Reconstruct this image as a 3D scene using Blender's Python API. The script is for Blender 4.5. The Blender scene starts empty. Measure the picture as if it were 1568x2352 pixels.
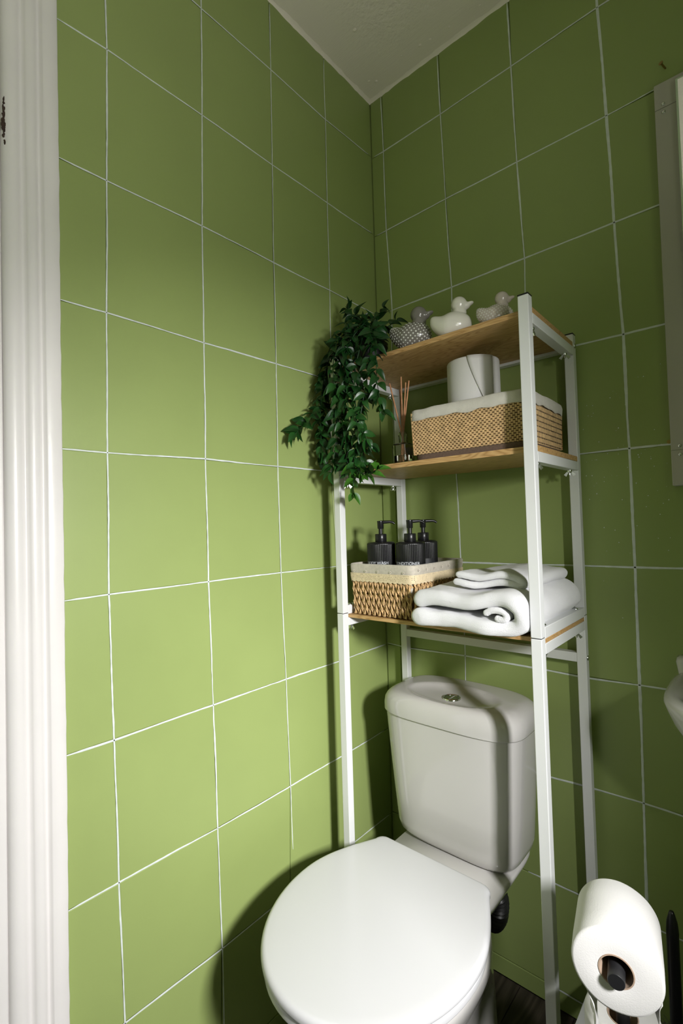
import bpy, bmesh, math, random
from mathutils import Vector, Matrix, noise

random.seed(7)
scene = bpy.context.scene
COL = scene.collection

# ------------------------------------------------------------------ camera
cam_data = bpy.data.cameras.new('camera')
cam = bpy.data.objects.new('camera', cam_data)
COL.objects.link(cam)
YAW, PITCH, ROLL = math.radians(-41.176), math.radians(1.578), math.radians(-1.670)
fw = Vector((math.sin(YAW) * math.cos(PITCH), math.cos(YAW) * math.cos(PITCH), math.sin(PITCH)))
rt = Vector((math.cos(YAW), -math.sin(YAW), 0))
up = rt.cross(fw)
rt2 = rt * math.cos(ROLL) + up * math.sin(ROLL)
up2 = -rt * math.sin(ROLL) + up * math.cos(ROLL)
cam.matrix_world = Matrix(((rt2.x, up2.x, -fw.x, 0.8918), (rt2.y, up2.y, -fw.y, -1.2100),
                           (rt2.z, up2.z, -fw.z, 1.1573), (0, 0, 0, 1)))
cam_data.sensor_fit = 'AUTO'
cam_data.sensor_width = 36.0
cam_data.lens = 1123.72 / 2352 * 36.0
cam_data.clip_start = 0.02
scene.camera = cam

# ------------------------------------------------------------------ world, light, exposure
world = bpy.data.worlds.new('world')
scene.world = world
world.use_nodes = True
world.node_tree.nodes['Background'].inputs[0].default_value = (0.75, 0.85, 1.0, 1)
world.node_tree.nodes['Background'].inputs[1].default_value = 0.4

def area(name, loc, direction, sx, sy, power, color=(1, 1, 1), spread=180):
    d = bpy.data.lights.new(name, 'AREA')
    d.shape = 'RECTANGLE'
    d.size, d.size_y = sx, sy
    d.energy = power
    d.color = color
    d.spread = math.radians(spread)
    o = bpy.data.objects.new(name, d)
    o.location = loc
    o.rotation_euler = Vector(direction).to_track_quat('-Z', 'Y').to_euler()
    COL.objects.link(o)
    return o

# key light placed from the cast shadows, inside the added window bay
area('key_light', (1.45, -0.925, 1.315), (-0.833, 0.37, -0.56), 0.16, 0.16, 13.8, (1.0, 0.985, 0.985), 99)
# added fill light in the opening, lifting the ceiling and upper walls
area('fill_light', (1.236, -1.00, 1.36), (-1, -0.16, 0.65), 0.40, 0.62, 4.0, (1.0, 0.98, 0.965), 132)

scene.view_settings.view_transform = 'Standard'
scene.view_settings.look = 'None'
scene.view_settings.exposure = 0.0
scene.view_settings.gamma = 1.0
scene.view_settings.use_curve_mapping = False
scene.cycles.max_bounces = 10
scene.cycles.diffuse_bounces = 6

# ------------------------------------------------------------------ materials
MATS = {}
def mat(name, color, rough=0.5, metal=0.0, spec=0.5, var=0.0, vscale=8.0, bump=0.0, bscale=200.0, bdist=0.001,
        coat=0.0, trans=0.0, sheen=0.0, ior=1.45, sss=0.0, rvar=0.0, coords='Object'):
    if name in MATS: return MATS[name]
    m = bpy.data.materials.new(name); MATS[name] = m
    m.use_nodes = True
    nt = m.node_tree; b = nt.nodes['Principled BSDF']
    b.inputs['Base Color'].default_value = (*color, 1)
    b.inputs['Roughness'].default_value = rough
    b.inputs['Metallic'].default_value = metal
    b.inputs['Specular IOR Level'].default_value = spec
    b.inputs['Coat Weight'].default_value = coat
    b.inputs['Coat Roughness'].default_value = 0.05
    b.inputs['Transmission Weight'].default_value = trans
    b.inputs['Sheen Weight'].default_value = sheen
    b.inputs['IOR'].default_value = ior
    if sss:
        b.inputs['Subsurface Weight'].default_value = sss
        b.inputs['Subsurface Radius'].default_value = (0.004, 0.004, 0.004)
    tc = nt.nodes.new('ShaderNodeTexCoord')
    if var or rvar:
        n = nt.nodes.new('ShaderNodeTexNoise')
        n.inputs['Scale'].default_value = vscale; n.inputs['Detail'].default_value = 4
        nt.links.new(tc.outputs[coords], n.inputs['Vector'])
        if var:
            r = nt.nodes.new('ShaderNodeValToRGB')
            r.color_ramp.elements[0].position = 0.3; r.color_ramp.elements[1].position = 0.7
            r.color_ramp.elements[0].color = (*[max(0, c * (1 - var)) for c in color], 1)
            r.color_ramp.elements[1].color = (*[min(1, c * (1 + var)) for c in color], 1)
            nt.links.new(n.outputs['Fac'], r.inputs['Fac'])
            nt.links.new(r.outputs['Color'], b.inputs['Base Color'])
        if rvar:
            mr = nt.nodes.new('ShaderNodeMapRange')
            mr.inputs['To Min'].default_value = rough - rvar; mr.inputs['To Max'].default_value = rough + rvar
            nt.links.new(n.outputs['Fac'], mr.inputs['Value'])
            nt.links.new(mr.outputs['Result'], b.inputs['Roughness'])
    if bump:
        n2 = nt.nodes.new('ShaderNodeTexNoise')
        n2.inputs['Scale'].default_value = bscale; n2.inputs['Detail'].default_value = 3
        nt.links.new(tc.outputs[coords], n2.inputs['Vector'])
        bp = nt.nodes.new('ShaderNodeBump')
        bp.inputs['Strength'].default_value = bump; bp.inputs['Distance'].default_value = bdist
        nt.links.new(n2.outputs['Fac'], bp.inputs['Height'])
        nt.links.new(bp.outputs['Normal'], b.inputs['Normal'])
    return m

GREEN = (0.288, 0.362, 0.122)
green = mat('green_tile_paint', GREEN, 0.44, spec=0.5, var=0.03, vscale=5, bump=0.12, bscale=160, bdist=0.0006, rvar=0.04)
grout = mat('painted_grout_line', (0.66, 0.71, 0.69), 0.6, var=0.08, vscale=60, bump=0.2, bscale=300)
white_wall = mat('white_wall_paint', (0.72, 0.71, 0.68), 0.6, var=0.02, bump=0.1, bscale=90)
trim_white = mat('white_gloss_trim', (0.74, 0.715, 0.705), 0.33, var=0.03, vscale=6, bump=0.25, bscale=55, bdist=0.001)
door_white = mat('white_door_paint', (0.74, 0.75, 0.78), 0.4, var=0.02)
steel_white = mat('white_powder_coat', (0.70, 0.71, 0.71), 0.42, spec=0.4, bump=0.05, bscale=900, bdist=0.0003)
black_plastic = mat('black_plastic', (0.008, 0.008, 0.009), 0.32)
black_matte = mat('black_matte', (0.010, 0.010, 0.011), 0.45)
chrome = mat('chrome', (0.78, 0.79, 0.80), 0.12, metal=1.0)
zinc = mat('zinc_plated', (0.70, 0.71, 0.72), 0.25, metal=1.0)
brass = mat('brass_screw', (0.42, 0.30, 0.12), 0.35, metal=1.0)
ceramic = mat('white_ceramic', (0.53, 0.515, 0.50), 0.10, spec=0.5, coat=0.3, var=0.01)
seat_white = mat('white_seat_plastic', (0.56, 0.56, 0.575), 0.20, spec=0.5)
glaze_white = mat('cream_glaze', (0.72, 0.70, 0.63), 0.14, coat=0.4)
paper = mat('toilet_paper', (0.66, 0.65, 0.64), 0.95, spec=0.1, sheen=0.2, bump=0.35, bscale=500, bdist=0.0006)
cardboard = mat('cardboard', (0.36, 0.26, 0.19), 0.9, var=0.1, vscale=40)
terry = mat('white_terry', (0.82, 0.82, 0.845), 0.98, spec=0.05, sheen=0.35, bump=0.8, bscale=950, bdist=0.0026, sss=0.0)
linen = mat('cream_linen', (0.50, 0.46, 0.39), 0.95, spec=0.1, sheen=0.2, var=0.10, vscale=160, bump=0.5, bscale=700, bdist=0.0006)
liner_cloth = mat('pale_cotton', (0.62, 0.59, 0.54), 0.95, spec=0.1, sheen=0.2, var=0.06, vscale=60, bump=0.5, bscale=420, bdist=0.001)
rope_mat = mat('seagrass_rope', (0.54, 0.36, 0.18), 0.85, spec=0.2, var=0.35, vscale=120, bump=0.8, bscale=600, bdist=0.001)
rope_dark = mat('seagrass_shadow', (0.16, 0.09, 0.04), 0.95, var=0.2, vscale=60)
bamboo = mat('bamboo_slat', (0.62, 0.42, 0.215), 0.6, var=0.22, vscale=90, bump=0.2, bscale=300)
thread = mat('dark_thread', (0.022, 0.013, 0.010), 0.9)
brown_band = mat('brown_webbing', (0.135, 0.088, 0.064), 0.9, var=0.15, vscale=200, bump=0.5, bscale=900, bdist=0.0005)
reed_mat = mat('rattan_reed', (0.48, 0.24, 0.12), 0.6, var=0.2, vscale=80)
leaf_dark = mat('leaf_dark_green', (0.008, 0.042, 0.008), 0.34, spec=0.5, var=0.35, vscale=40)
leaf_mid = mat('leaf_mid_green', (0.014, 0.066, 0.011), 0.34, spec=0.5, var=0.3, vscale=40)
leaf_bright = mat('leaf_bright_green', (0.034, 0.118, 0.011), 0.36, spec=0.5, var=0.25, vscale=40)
vine_mat = mat('vine_stem', (0.010, 0.045, 0.012), 0.5)
rubber = mat('black_rubber', (0.010, 0.010, 0.010), 0.35)
label_black = mat('label_black', (0.018, 0.019, 0.021), 0.5)
print_white = mat('label_print', (0.62, 0.64, 0.68), 0.6)
metal_grey = mat('grey_sheet_metal', (0.46, 0.44, 0.40), 0.5, spec=0.4, var=0.03, vscale=5, bump=0.06, bscale=500)
sticker = mat('grey_sticker', (0.40, 0.385, 0.355), 0.6)
mirror_glass = mat('mirror', (0.86, 0.88, 0.86), 0.02, metal=1.0)
glass_edge = mat('glass_edge', (0.55, 0.66, 0.50), 0.15)
glass = mat('clear_glass', (0.97, 0.985, 0.97), 0.02, trans=1.0, ior=1.45)
oil = mat('diffuser_oil', (0.90, 0.88, 0.78), 0.02, trans=1.0, ior=1.36)
paper_label = mat('cream_label', (0.36, 0.345, 0.26), 0.7)
pane_frosted = mat('frosted_pane', (0.85, 0.9, 0.92), 0.6)

def ceiling_material():
    m = mat('ceiling_plaster', (0.90, 0.83, 0.745), 0.75, spec=0.2)
    nt = m.node_tree; b = nt.nodes['Principled BSDF']
    tc = nt.nodes.new('ShaderNodeTexCoord')
    n1 = nt.nodes.new('ShaderNodeTexNoise'); n1.inputs['Scale'].default_value = 95; n1.inputs['Detail'].default_value = 2
    n2 = nt.nodes.new('ShaderNodeTexNoise'); n2.inputs['Scale'].default_value = 9; n2.inputs['Detail'].default_value = 2
    sx = nt.nodes.new('ShaderNodeSeparateXYZ')
    mp = nt.nodes.new('ShaderNodeMapping'); mp.inputs['Scale'].default_value = (30, 260, 1)
    n3 = nt.nodes.new('ShaderNodeTexNoise'); n3.inputs['Scale'].default_value = 1.0
    nt.links.new(tc.outputs['Object'], mp.inputs['Vector']); nt.links.new(mp.outputs['Vector'], n3.inputs['Vector'])
    for n in (n1, n2): nt.links.new(tc.outputs['Object'], n.inputs['Vector'])
    nt.links.new(tc.outputs['Object'], sx.inputs[0])
    # the stipple fades in away from the brushed bands along the walls
    ax = nt.nodes.new('ShaderNodeMapRange'); ax.inputs['From Min'].default_value = 0.07; ax.inputs['From Max'].default_value = 0.17
    nt.links.new(sx.outputs['X'], ax.inputs['Value'])
    ay = nt.nodes.new('ShaderNodeMapRange'); ay.inputs['From Min'].default_value = -0.07; ay.inputs['From Max'].default_value = -0.17
    nt.links.new(sx.outputs['Y'], ay.inputs['Value'])
    mul = nt.nodes.new('ShaderNodeMath'); mul.operation = 'MULTIPLY'
    nt.links.new(ax.outputs[0], mul.inputs[0]); nt.links.new(ay.outputs[0], mul.inputs[1])
    mul2 = nt.nodes.new('ShaderNodeMath'); mul2.operation = 'MULTIPLY'
    nt.links.new(mul.outputs[0], mul2.inputs[0]); nt.links.new(n1.outputs['Fac'], mul2.inputs[1])
    a1 = nt.nodes.new('ShaderNodeMath'); a1.operation = 'MULTIPLY_ADD'; a1.inputs[1].default_value = 0.8
    nt.links.new(n2.outputs['Fac'], a1.inputs[0]); nt.links.new(mul2.outputs[0], a1.inputs[2])
    a2 = nt.nodes.new('ShaderNodeMath'); a2.operation = 'MULTIPLY_ADD'; a2.inputs[1].default_value = 0.14
    nt.links.new(n3.outputs['Fac'], a2.inputs[0]); nt.links.new(a1.outputs[0], a2.inputs[2])
    bp = nt.nodes.new('ShaderNodeBump'); bp.inputs['Strength'].default_value = 0.55; bp.inputs['Distance'].default_value = 0.006
    nt.links.new(a2.outputs[0], bp.inputs['Height']); nt.links.new(bp.outputs['Normal'], b.inputs['Normal'])
    return m
ceiling_mat = ceiling_material()

def wood_material(name, c0, c1, c2, rough, along='X', scale=1.0, bump=0.15):
    m = mat(name, c1, rough, spec=0.4)
    nt = m.node_tree; b = nt.nodes['Principled BSDF']
    tc = nt.nodes.new('ShaderNodeTexCoord')
    mp = nt.nodes.new('ShaderNodeMapping')
    s = (1.6, 9, 9) if along == 'X' else (9, 1.6, 9)
    mp.inputs['Scale'].default_value = tuple(v * scale for v in s)
    nt.links.new(tc.outputs['Object'], mp.inputs['Vector'])
    n0 = nt.nodes.new('ShaderNodeTexNoise'); n0.inputs['Scale'].default_value = 0.9; n0.inputs['Detail'].default_value = 2
    nt.links.new(mp.outputs['Vector'], n0.inputs['Vector'])
    # cathedral rings: contour bands of a stretched noise
    k = nt.nodes.new('ShaderNodeMath'); k.operation = 'MULTIPLY'; k.inputs[1].default_value = 34
    nt.links.new(n0.outputs['Fac'], k.inputs[0])
    fr = nt.nodes.new('ShaderNodeMath'); fr.operation = 'PINGPONG'; fr.inputs[1].default_value = 1.0
    nt.links.new(k.outputs[0], fr.inputs[0])
    mp2 = nt.nodes.new('ShaderNodeMapping')
    s2 = (14, 420, 420) if along == 'X' else (420, 14, 420)
    mp2.inputs['Scale'].default_value = s2
    nt.links.new(tc.outputs['Object'], mp2.inputs['Vector'])
    n2 = nt.nodes.new('ShaderNodeTexNoise'); n2.inputs['Scale'].default_value = 1.0; n2.inputs['Detail'].default_value = 3
    nt.links.new(mp2.outputs['Vector'], n2.inputs['Vector'])
    mx = nt.nodes.new('ShaderNodeMath'); mx.operation = 'MULTIPLY_ADD'; mx.inputs[1].default_value = 0.55
    nt.links.new(n2.outputs['Fac'], mx.inputs[0])
    half = nt.nodes.new('ShaderNodeMath'); half.operation = 'MULTIPLY'; half.inputs[1].default_value = 0.50
    nt.links.new(fr.outputs[0], half.inputs[0]); nt.links.new(half.outputs[0], mx.inputs[2])
    r = nt.nodes.new('ShaderNodeValToRGB')
    r.color_ramp.elements[0].position = 0.22; r.color_ramp.elements[0].color = (*c0, 1)
    r.color_ramp.elements[1].position = 0.80; r.color_ramp.elements[1].color = (*c2, 1)
    e = r.color_ramp.elements.new(0.5); e.color = (*c1, 1)
    nt.links.new(mx.outputs[0], r.inputs['Fac']); nt.links.new(r.outputs['Color'], b.inputs['Base Color'])
    bp = nt.nodes.new('ShaderNodeBump'); bp.inputs['Strength'].default_value = bump; bp.inputs['Distance'].default_value = 0.0006
    nt.links.new(n2.outputs['Fac'], bp.inputs['Height']); nt.links.new(bp.outputs['Normal'], b.inputs['Normal'])
    return m
oak = wood_material('oak_laminate', (0.34, 0.19, 0.070), (0.51, 0.31, 0.130), (0.58, 0.375, 0.170), 0.45, 'X', 3.2)
dark_wood = wood_material('dark_floor_wood', (0.022, 0.017, 0.013), (0.040, 0.031, 0.024), (0.065, 0.052, 0.040), 0.5, 'Y', 0.8)

duck_grey = mat('grey_glaze', (0.185, 0.175, 0.155), 0.14, coat=0.4)
duck_pale = mat('pale_pink_glaze', (0.52, 0.46, 0.41), 0.14, coat=0.4)
dot_white = mat('white_dot_glaze', (0.70, 0.70, 0.66), 0.2)

# ------------------------------------------------------------------ mesh helpers
ORG = {}
def org(o): return ORG.get(o, Vector((0, 0, 0)))

def empty(name, loc, label=None, cat=None, group=None, rz=0.0):
    o = bpy.data.objects.new(name, None); COL.objects.link(o)
    o.location = loc; o.rotation_euler = (0, 0, rz); o.empty_display_size = 0.05
    ORG[o] = Vector(loc)
    tag(o, label, cat, group)
    return o

def tag(o, label=None, cat=None, group=None, kind=None):
    if label: o['label'] = label
    if cat: o['category'] = cat
    if group: o['group'] = group
    if kind: o['kind'] = kind
    return o

class MB:
    """collects vertices and faces in world space (or local, with local=True)"""
    def __init__(s): s.v = []; s.f = []
    def add(s, verts, faces):
        n = len(s.v); s.v += [Vector(v) for v in verts]; s.f += [tuple(i + n for i in f) for f in faces]; return s
    def box(s, lo, hi):
        (a, b, c), (d, e, f) = lo, hi
        return s.add([(a,b,c),(d,b,c),(d,e,c),(a,e,c),(a,b,f),(d,b,f),(d,e,f),(a,e,f)],
                     [(3,2,1,0),(4,5,6,7),(0,1,5,4),(1,2,6,5),(2,3,7,6),(3,0,4,7)])
    def loft(s, rings, cap0=True, cap1=True):
        n = len(rings[0]); vs = [p for r in rings for p in r]; fs = []
        for i in range(len(rings) - 1):
            for j in range(n):
                k = (j + 1) % n
                fs.append((i*n+j, i*n+k, (i+1)*n+k, (i+1)*n+j))
        if cap0: fs.append(tuple(reversed(range(n))))
        if cap1: fs.append(tuple(range((len(rings)-1)*n, len(rings)*n)))
        return s.add(vs, fs)
    def tube(s, path, rad, n=8, caps=True):
        path = [Vector(p) for p in path]
        rad = rad if isinstance(rad, (list, tuple)) else [rad] * len(path)
        t0 = (path[1] - path[0]).normalized()
        u = t0.orthogonal().normalized(); rings = []
        for i, p in enumerate(path):
            t = (path[min(i+1, len(path)-1)] - path[max(i-1, 0)]).normalized()
            u = (u - t * u.dot(t)).normalized(); w = t.cross(u)
            rings.append([p + (u * math.cos(2*math.pi*j/n) + w * math.sin(2*math.pi*j/n)) * rad[i] for j in range(n)])
        return s.loft(rings, caps, caps)
    def lathe(s, prof, n=32, c=(0, 0, 0), cap0=True, cap1=True):
        c = Vector(c)
        return s.loft([[c + Vector((r*math.cos(2*math.pi*j/n), r*math.sin(2*math.pi*j/n), z)) for j in range(n)] for r, z in prof], cap0, cap1)
    def ellipsoid(s, c, r, nu=24, nv=14, m=None):
        c = Vector(c); vs = []; fs = []
        for i in range(nv + 1):
            th = math.pi * i / nv
            for j in range(nu):
                ph = 2*math.pi*j/nu
                p = Vector((r[0]*math.sin(th)*math.cos(ph), r[1]*math.sin(th)*math.sin(ph), r[2]*math.cos(th)))
                if m: p = m @ p
                vs.append(c + p)
        for i in range(nv):
            for j in range(nu):
                k = (j+1) % nu
                fs.append((i*nu+j, (i+1)*nu+j, (i+1)*nu+k, i*nu+k))
        return s.add(vs, fs)
    def xf(s, m): s.v = [m @ v for v in s.v]; return s
    def mesh(s, name, o=Vector((0, 0, 0)), smooth=False, merge=False):
        me = bpy.data.meshes.new(name)
        me.from_pydata([tuple(v - o) for v in s.v], [], s.f)
        if merge:
            bm = bmesh.new(); bm.from_mesh(me); bmesh.ops.remove_doubles(bm, verts=bm.verts, dist=1e-6)
            bmesh.ops.recalc_face_normals(bm, faces=bm.faces); bm.to_mesh(me); bm.free()
        me.update()
        if smooth: me.shade_smooth()
        return me
    def build(s, name, material, parent=None, smooth=False, bevel=0.0, seg=2, local=False, merge=True, origin=None, angle=None):
        o_ = Vector((0, 0, 0)) if local else (org(parent) if parent else (Vector(origin) if origin is not None else Vector((0, 0, 0))))
        me = s.mesh(name, o_, smooth, merge)
        me.materials.append(material)
        ob = bpy.data.objects.new(name, me); COL.objects.link(ob)
        if parent: ob.parent = parent; ORG[ob] = org(parent)
        elif origin is not None: ob.location = origin; ORG[ob] = Vector(origin)
        if bevel:
            md = ob.modifiers.new('bevel', 'BEVEL'); md.width = bevel; md.segments = seg; md.limit_method = 'ANGLE'; md.angle_limit = math.radians(40)
            md.harden_normals = False
            me.shade_smooth()
        if smooth or bevel:
            sharpen(me, angle if angle else 42)
        return ob

def sharpen(me, deg):
    bm = bmesh.new(); bm.from_mesh(me); lim = math.radians(deg)
    for e in bm.edges:
        e.smooth = not (len(e.link_faces) == 2 and e.calc_face_angle(0) > lim)
    bm.to_mesh(me); bm.free()

def boxpart(name, lo, hi, material, parent, bevel=0.0012, seg=2):
    return MB().box(lo, hi).build(name, material, parent, bevel=bevel, seg=seg)

def link_copy(o, parent, loc=None, rot=None, scale=None):
    c = o.copy(); COL.objects.link(c); c.parent = parent
    if parent: ORG[c] = org(parent)
    if loc is not None: c.location = loc
    if rot is not None: c.rotation_euler = rot
    if scale is not None: c.scale = scale
    return c

def copy_tree(o, loc, rz=None):
    c = o.copy(); COL.objects.link(c); c.location = loc
    if rz is not None: c.rotation_euler = (0, 0, rz)
    for ch in list(o.children):
        d = ch.copy(); COL.objects.link(d); d.parent = c
        for g in list(ch.children):
            e = g.copy(); COL.objects.link(e); e.parent = d
    return c

def superring(cx, cy, z, a, b, n=48, e=4.0, ef=None):
    """rounded-rectangle ring; ef = exponent of the front (-y) half"""
    pts = []
    for j in range(n):
        t = 2*math.pi*(j + 0.5)/n
        c, s_ = math.cos(t), math.sin(t)
        ee = ef if (ef and s_ < 0) else e
        r = (abs(c)**ee + abs(s_)**ee) ** (-1.0/ee)
        pts.append(Vector((cx + a*c*r, cy + b*s_*r, z)))
    return pts

def catmull(pts, per=8):
    pts = [Vector(p) for p in pts]; out = []
    ext = [2*pts[0]-pts[1]] + pts + [2*pts[-1]-pts[-2]]
    for i in range(1, len(ext) - 2):
        p0, p1, p2, p3 = ext[i-1:i+3]
        for k in range(per):
            t = k/per
            out.append(0.5*((2*p1) + (p2-p0)*t + (2*p0-5*p1+4*p2-p3)*t*t + (3*p1-p0-3*p2+p3)*t**3))
    out.append(pts[-1]); return out

# ================================================================== the setting
H = 2.479            # ceiling height
RX, FY = 1.24, -1.90  # right wall, front wall
GL= [[(0.903, 2.2989), (0.8189, 2.2989), (0.6079, 2.297), (0.4089, 2.2993), (0.2104, 2.2942), (0.0164, 2.3052)], [(0.9043, 2.0472), (0.8138, 2.055), (0.6105, 2.0563), (0.4127, 2.0554), (0.2131, 2.0569), (0.0134, 2.0581)], [(0.9072, 1.8016), (0.8185, 1.8032), (0.6176, 1.8088), (0.4167, 1.8076), (0.2128, 1.809), (0.012, 1.806)], [(0.9101, 1.5544), (0.8223, 1.5566), (0.6184, 1.5553), (0.4166, 1.5572), (0.216, 1.5559), (0.012, 1.5559)], [(0.9144, 1.3), (0.8248, 1.3004), (0.6214, 1.3054), (0.4196, 1.3041), (0.2288, 1.3047), (0.012, 1.3029)], [(0.9134, 1.0441), (0.8265, 1.0468), (0.6204, 1.0476), (0.4185, 1.0483), (0.216, 1.0467), (0.012, 1.0467)], [(0.9073, 0.7894), (0.8214, 0.7888), (0.6153, 0.7899), (0.4105, 0.7913), (0.216, 0.7906), (0.0059, 0.7935)], [(0.9039, 0.5379), (0.8163, 0.5366), (0.6112, 0.5343), (0.4055, 0.535), (0.216, 0.5371), (0.026, 0.5418)], [(0.903, 0.2887), (0.8104, 0.2906), (0.607, 0.2868), (0.4142, 0.2887), (0.216, 0.2887), (0.012, 0.2887)], [(0.903, 0.045), (0.8189, 0.045), (0.6149, 0.045), (0.4142, 0.045), (0.216, 0.045), (0.012, 0.045)]]
GR= [[(0.0461, 2.2981), (0.2436, 2.2992), (0.4451, 2.3043), (0.6441, 2.3089)], [(0.0479, 2.0505), (0.2503, 2.0541), (0.4498, 2.0548), (0.6535, 2.0547)], [(0.0593, 1.8026), (0.2579, 1.8029), (0.4596, 1.8062), (0.6585, 1.8093)], [(0.0506, 1.5581), (0.2534, 1.5581), (0.4528, 1.5581), (0.6655, 1.5572)], [(0.0506, 1.306), (0.2534, 1.306), (0.4528, 1.306), (0.6681, 1.3053)], [(0.0506, 1.0477), (0.2571, 1.0477), (0.4528, 1.0483), (0.6686, 1.0489)], [(0.0506, 0.7941), (0.2601, 0.7977), (0.4528, 0.7951), (0.6675, 0.7967)], [(0.0506, 0.5418), (0.2534, 0.5418), (0.4528, 0.5418), (0.6647, 0.5459)], [(0.0506, 0.2928), (0.2534, 0.2928), (0.4528, 0.292), (0.6613, 0.2915)], [(0.0506, 0.0461), (0.2534, 0.0461), (0.4528, 0.0461), (0.6613, 0.0451)]]
GX= [[(0.0126, 2.2994)], [(0.0131, 2.0503), (0.7424, 2.0571)], [(0.048, 1.8008), (0.7442, 1.8099)], [(0.572, 1.5581), (0.7495, 1.5573)], [(0.5741, 1.306), (0.7507, 1.3048)], [(0.575, 1.0487), (0.7538, 1.0492)], [(0.004, 0.7968), (0.0897, 0.7919), (0.4732, 0.7948), (0.5695, 0.7936), (0.7192, 0.7976)], [(0.4662, 0.5418), (0.5402, 0.5451), (0.7336, 0.5445)], [(0.4095, 0.2928), (0.4634, 0.2918), (0.5264, 0.2915)], [(0.4604, 0.0461), (0.5129, 0.0451)]]


def left(a, z, d): return Vector((d, -a, z))
def back(a, z, d): return Vector((a, -d, z))

# ---- floor of dark wood-look planks
floor = MB().box((-0.06, FY - 0.06, -0.06), (RX + 0.06, 0.06, -0.006)).build('floor', dark_wood)
tag(floor, 'dark brown wood-look plank floor under the toilet and rack', kind='structure')
px = 0.0; PWID = 0.126
k = 0
while px < RX - 1e-3:
    x1 = min(px + PWID, RX)
    cuts = [FY, FY + 0.35 + 0.43 * ((k * 5) % 3) / 2, -0.42 - 0.23 * ((k * 7) % 3), 0.0]
    for a, b in zip(cuts[:-1], cuts[1:]):
        boxpart('plank', (px + 0.0006, a + 0.0006, -0.006), (x1 - 0.0006, b - 0.0006, 0.0), dark_wood, floor, bevel=0.0008, seg=1)
    px += PWID; k += 1

# ---- ceiling: plaster slab with a soft caulked edge
ceil = MB().box((-0.06, FY - 0.06, H), (RX + 0.06, 0.06, H + 0.06)).build('ceiling', ceiling_mat)
tag(ceil, 'off-white stippled plaster ceiling with brushed edges', kind='structure')
def bead(fn, a0, a1):
    m = MB(); rows = []
    n = int((a1 - a0) / 0.012)
    for i in range(n + 1):
        a = a0 + (a1 - a0) * i / n
        r = 0.0065 + 0.0032 * noise.noise(Vector((a * 14, 3.1, 0))) + 0.002 * noise.noise(Vector((a * 60, 7.7, 0)))
        rows.append([fn(a, H + 0.001, -0.002), fn(a, H - r * 1.1, -0.0005), fn(a, H - r * 0.55, r * 0.28), fn(a, H - r * 0.2, r * 0.75), fn(a, H + 0.001, r * 1.6)])
    vs = [p for r in rows for p in r]; fs = []
    for i in range(n):
        for j in range(4):
            fs.append((i*5+j, i*5+j+1, (i+1)*5+j+1, (i+1)*5+j))
    return m.add(vs, fs)
bead(left, 0.0, 1.88).build('plaster_bead', ceiling_mat, ceil, smooth=True)
bead(back, 0.0, RX).build('plaster_bead', ceiling_mat, ceil, smooth=True)
bl = MB()                                       # paint drips and lumps near the corner
for (x, y, s) in ((0.11, -0.205, 0.006), (0.215, -0.05, 0.005), (0.245, -0.045, 0.004), (0.06, -0.045, 0.005), (0.045, -0.06, 0.004), (0.30, -0.04, 0.004), (0.16, -0.06, 0.003), (0.385, -0.035, 0.003)):
    bl.ellipsoid((x, y, H), (s, s * 0.8, s * 0.45), 10, 6)
tag(bl.build('paint_lump', ceiling_mat, ceil, smooth=True), kind='stuff')

# ---- tiled walls
wl = MB()
wl.box((-0.10, -0.912, 0), (-0.004, 0.06, H))
wl.box((-0.10, FY, 2.085), (-0.004, -0.912, H))
wl.box((-0.10, FY, 0), (-0.004, -1.80, 2.085))
wall_left = wl.build('wall_left', green, merge=False)
tag(wall_left, 'green painted tile wall on the left with hand-drawn white joints', kind='structure')
wall_back = MB().box((-0.10, 0.004, 0), (RX + 0.06, 0.10, H)).build('wall_back', green)
tag(wall_back, 'darker green painted tile wall behind the toilet rack', kind='structure')

def make_tiles(wall, fn, rows):
    """rows: list (top to bottom) of lists of (a, z) grid vertices; every cell is one tile with eased edges"""
    g, e, dep = 0.0011, 0.0012, 0.0009
    for r in range(len(rows) - 1):
        for c in range(len(rows[r]) - 1):
            q = [rows[r+1][c], rows[r+1][c+1], rows[r][c+1], rows[r][c]]
            q = [Vector(p) for p in q]
            cen = sum(q, Vector((0, 0))) / 4
            sx = abs(q[0].x - q[1].x); sz = abs(q[0].y - q[3].y)
            if sx < 0.006 or sz < 0.006: continue
            def ins(d): return [Vector((p.x + (d if p.x < cen.x else -d), p.y + (d if p.y < cen.y else -d))) for p in q]
            o, i = ins(g), ins(g + e)
            dd = random.uniform(-0.0002, 0.0002)
            vs = [fn(p.x, p.y, -0.005) for p in o] + [fn(p.x, p.y, -dep) for p in o] + [fn(p.x, p.y, dd) for p in i]
            fs = [(8, 9, 10, 11)]
            for j in range(4):
                k2 = (j + 1) % 4
                fs += [(j, k2, 4 + k2, 4 + j), (4 + j, 4 + k2, 8 + k2, 8 + j)]
            MB().add(vs, fs).build('tile', green, wall)

rowsL = []
cornL = [0.0] * 11
top = [(a, H) for a, _ in GL[0]]
allr = [top] + GL + [[(a, 0.0) for a, _ in GL[-1]]]
for r in allr:
    z_end = r[-1][1]
    rr = [(0.912, r[0][1])] + [tuple(p) for p in r[1:5]] + [(0.001, z_end)]
    rowsL.append(rr)
make_tiles(wall_left, left, rowsL)
extra_cols = [0.861, 1.061, RX]
rowsB = []
allr = [[(a, H) for a, _ in GR[0]]] + GR + [[(a, 0.0) for a, _ in GR[-1]]]
for r in allr:
    rowsB.append([(0.001, r[0][1])] + [tuple(p) for p in r] + [(x, r[-1][1]) for x in extra_cols])
make_tiles(wall_back, back, rowsB)

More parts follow.
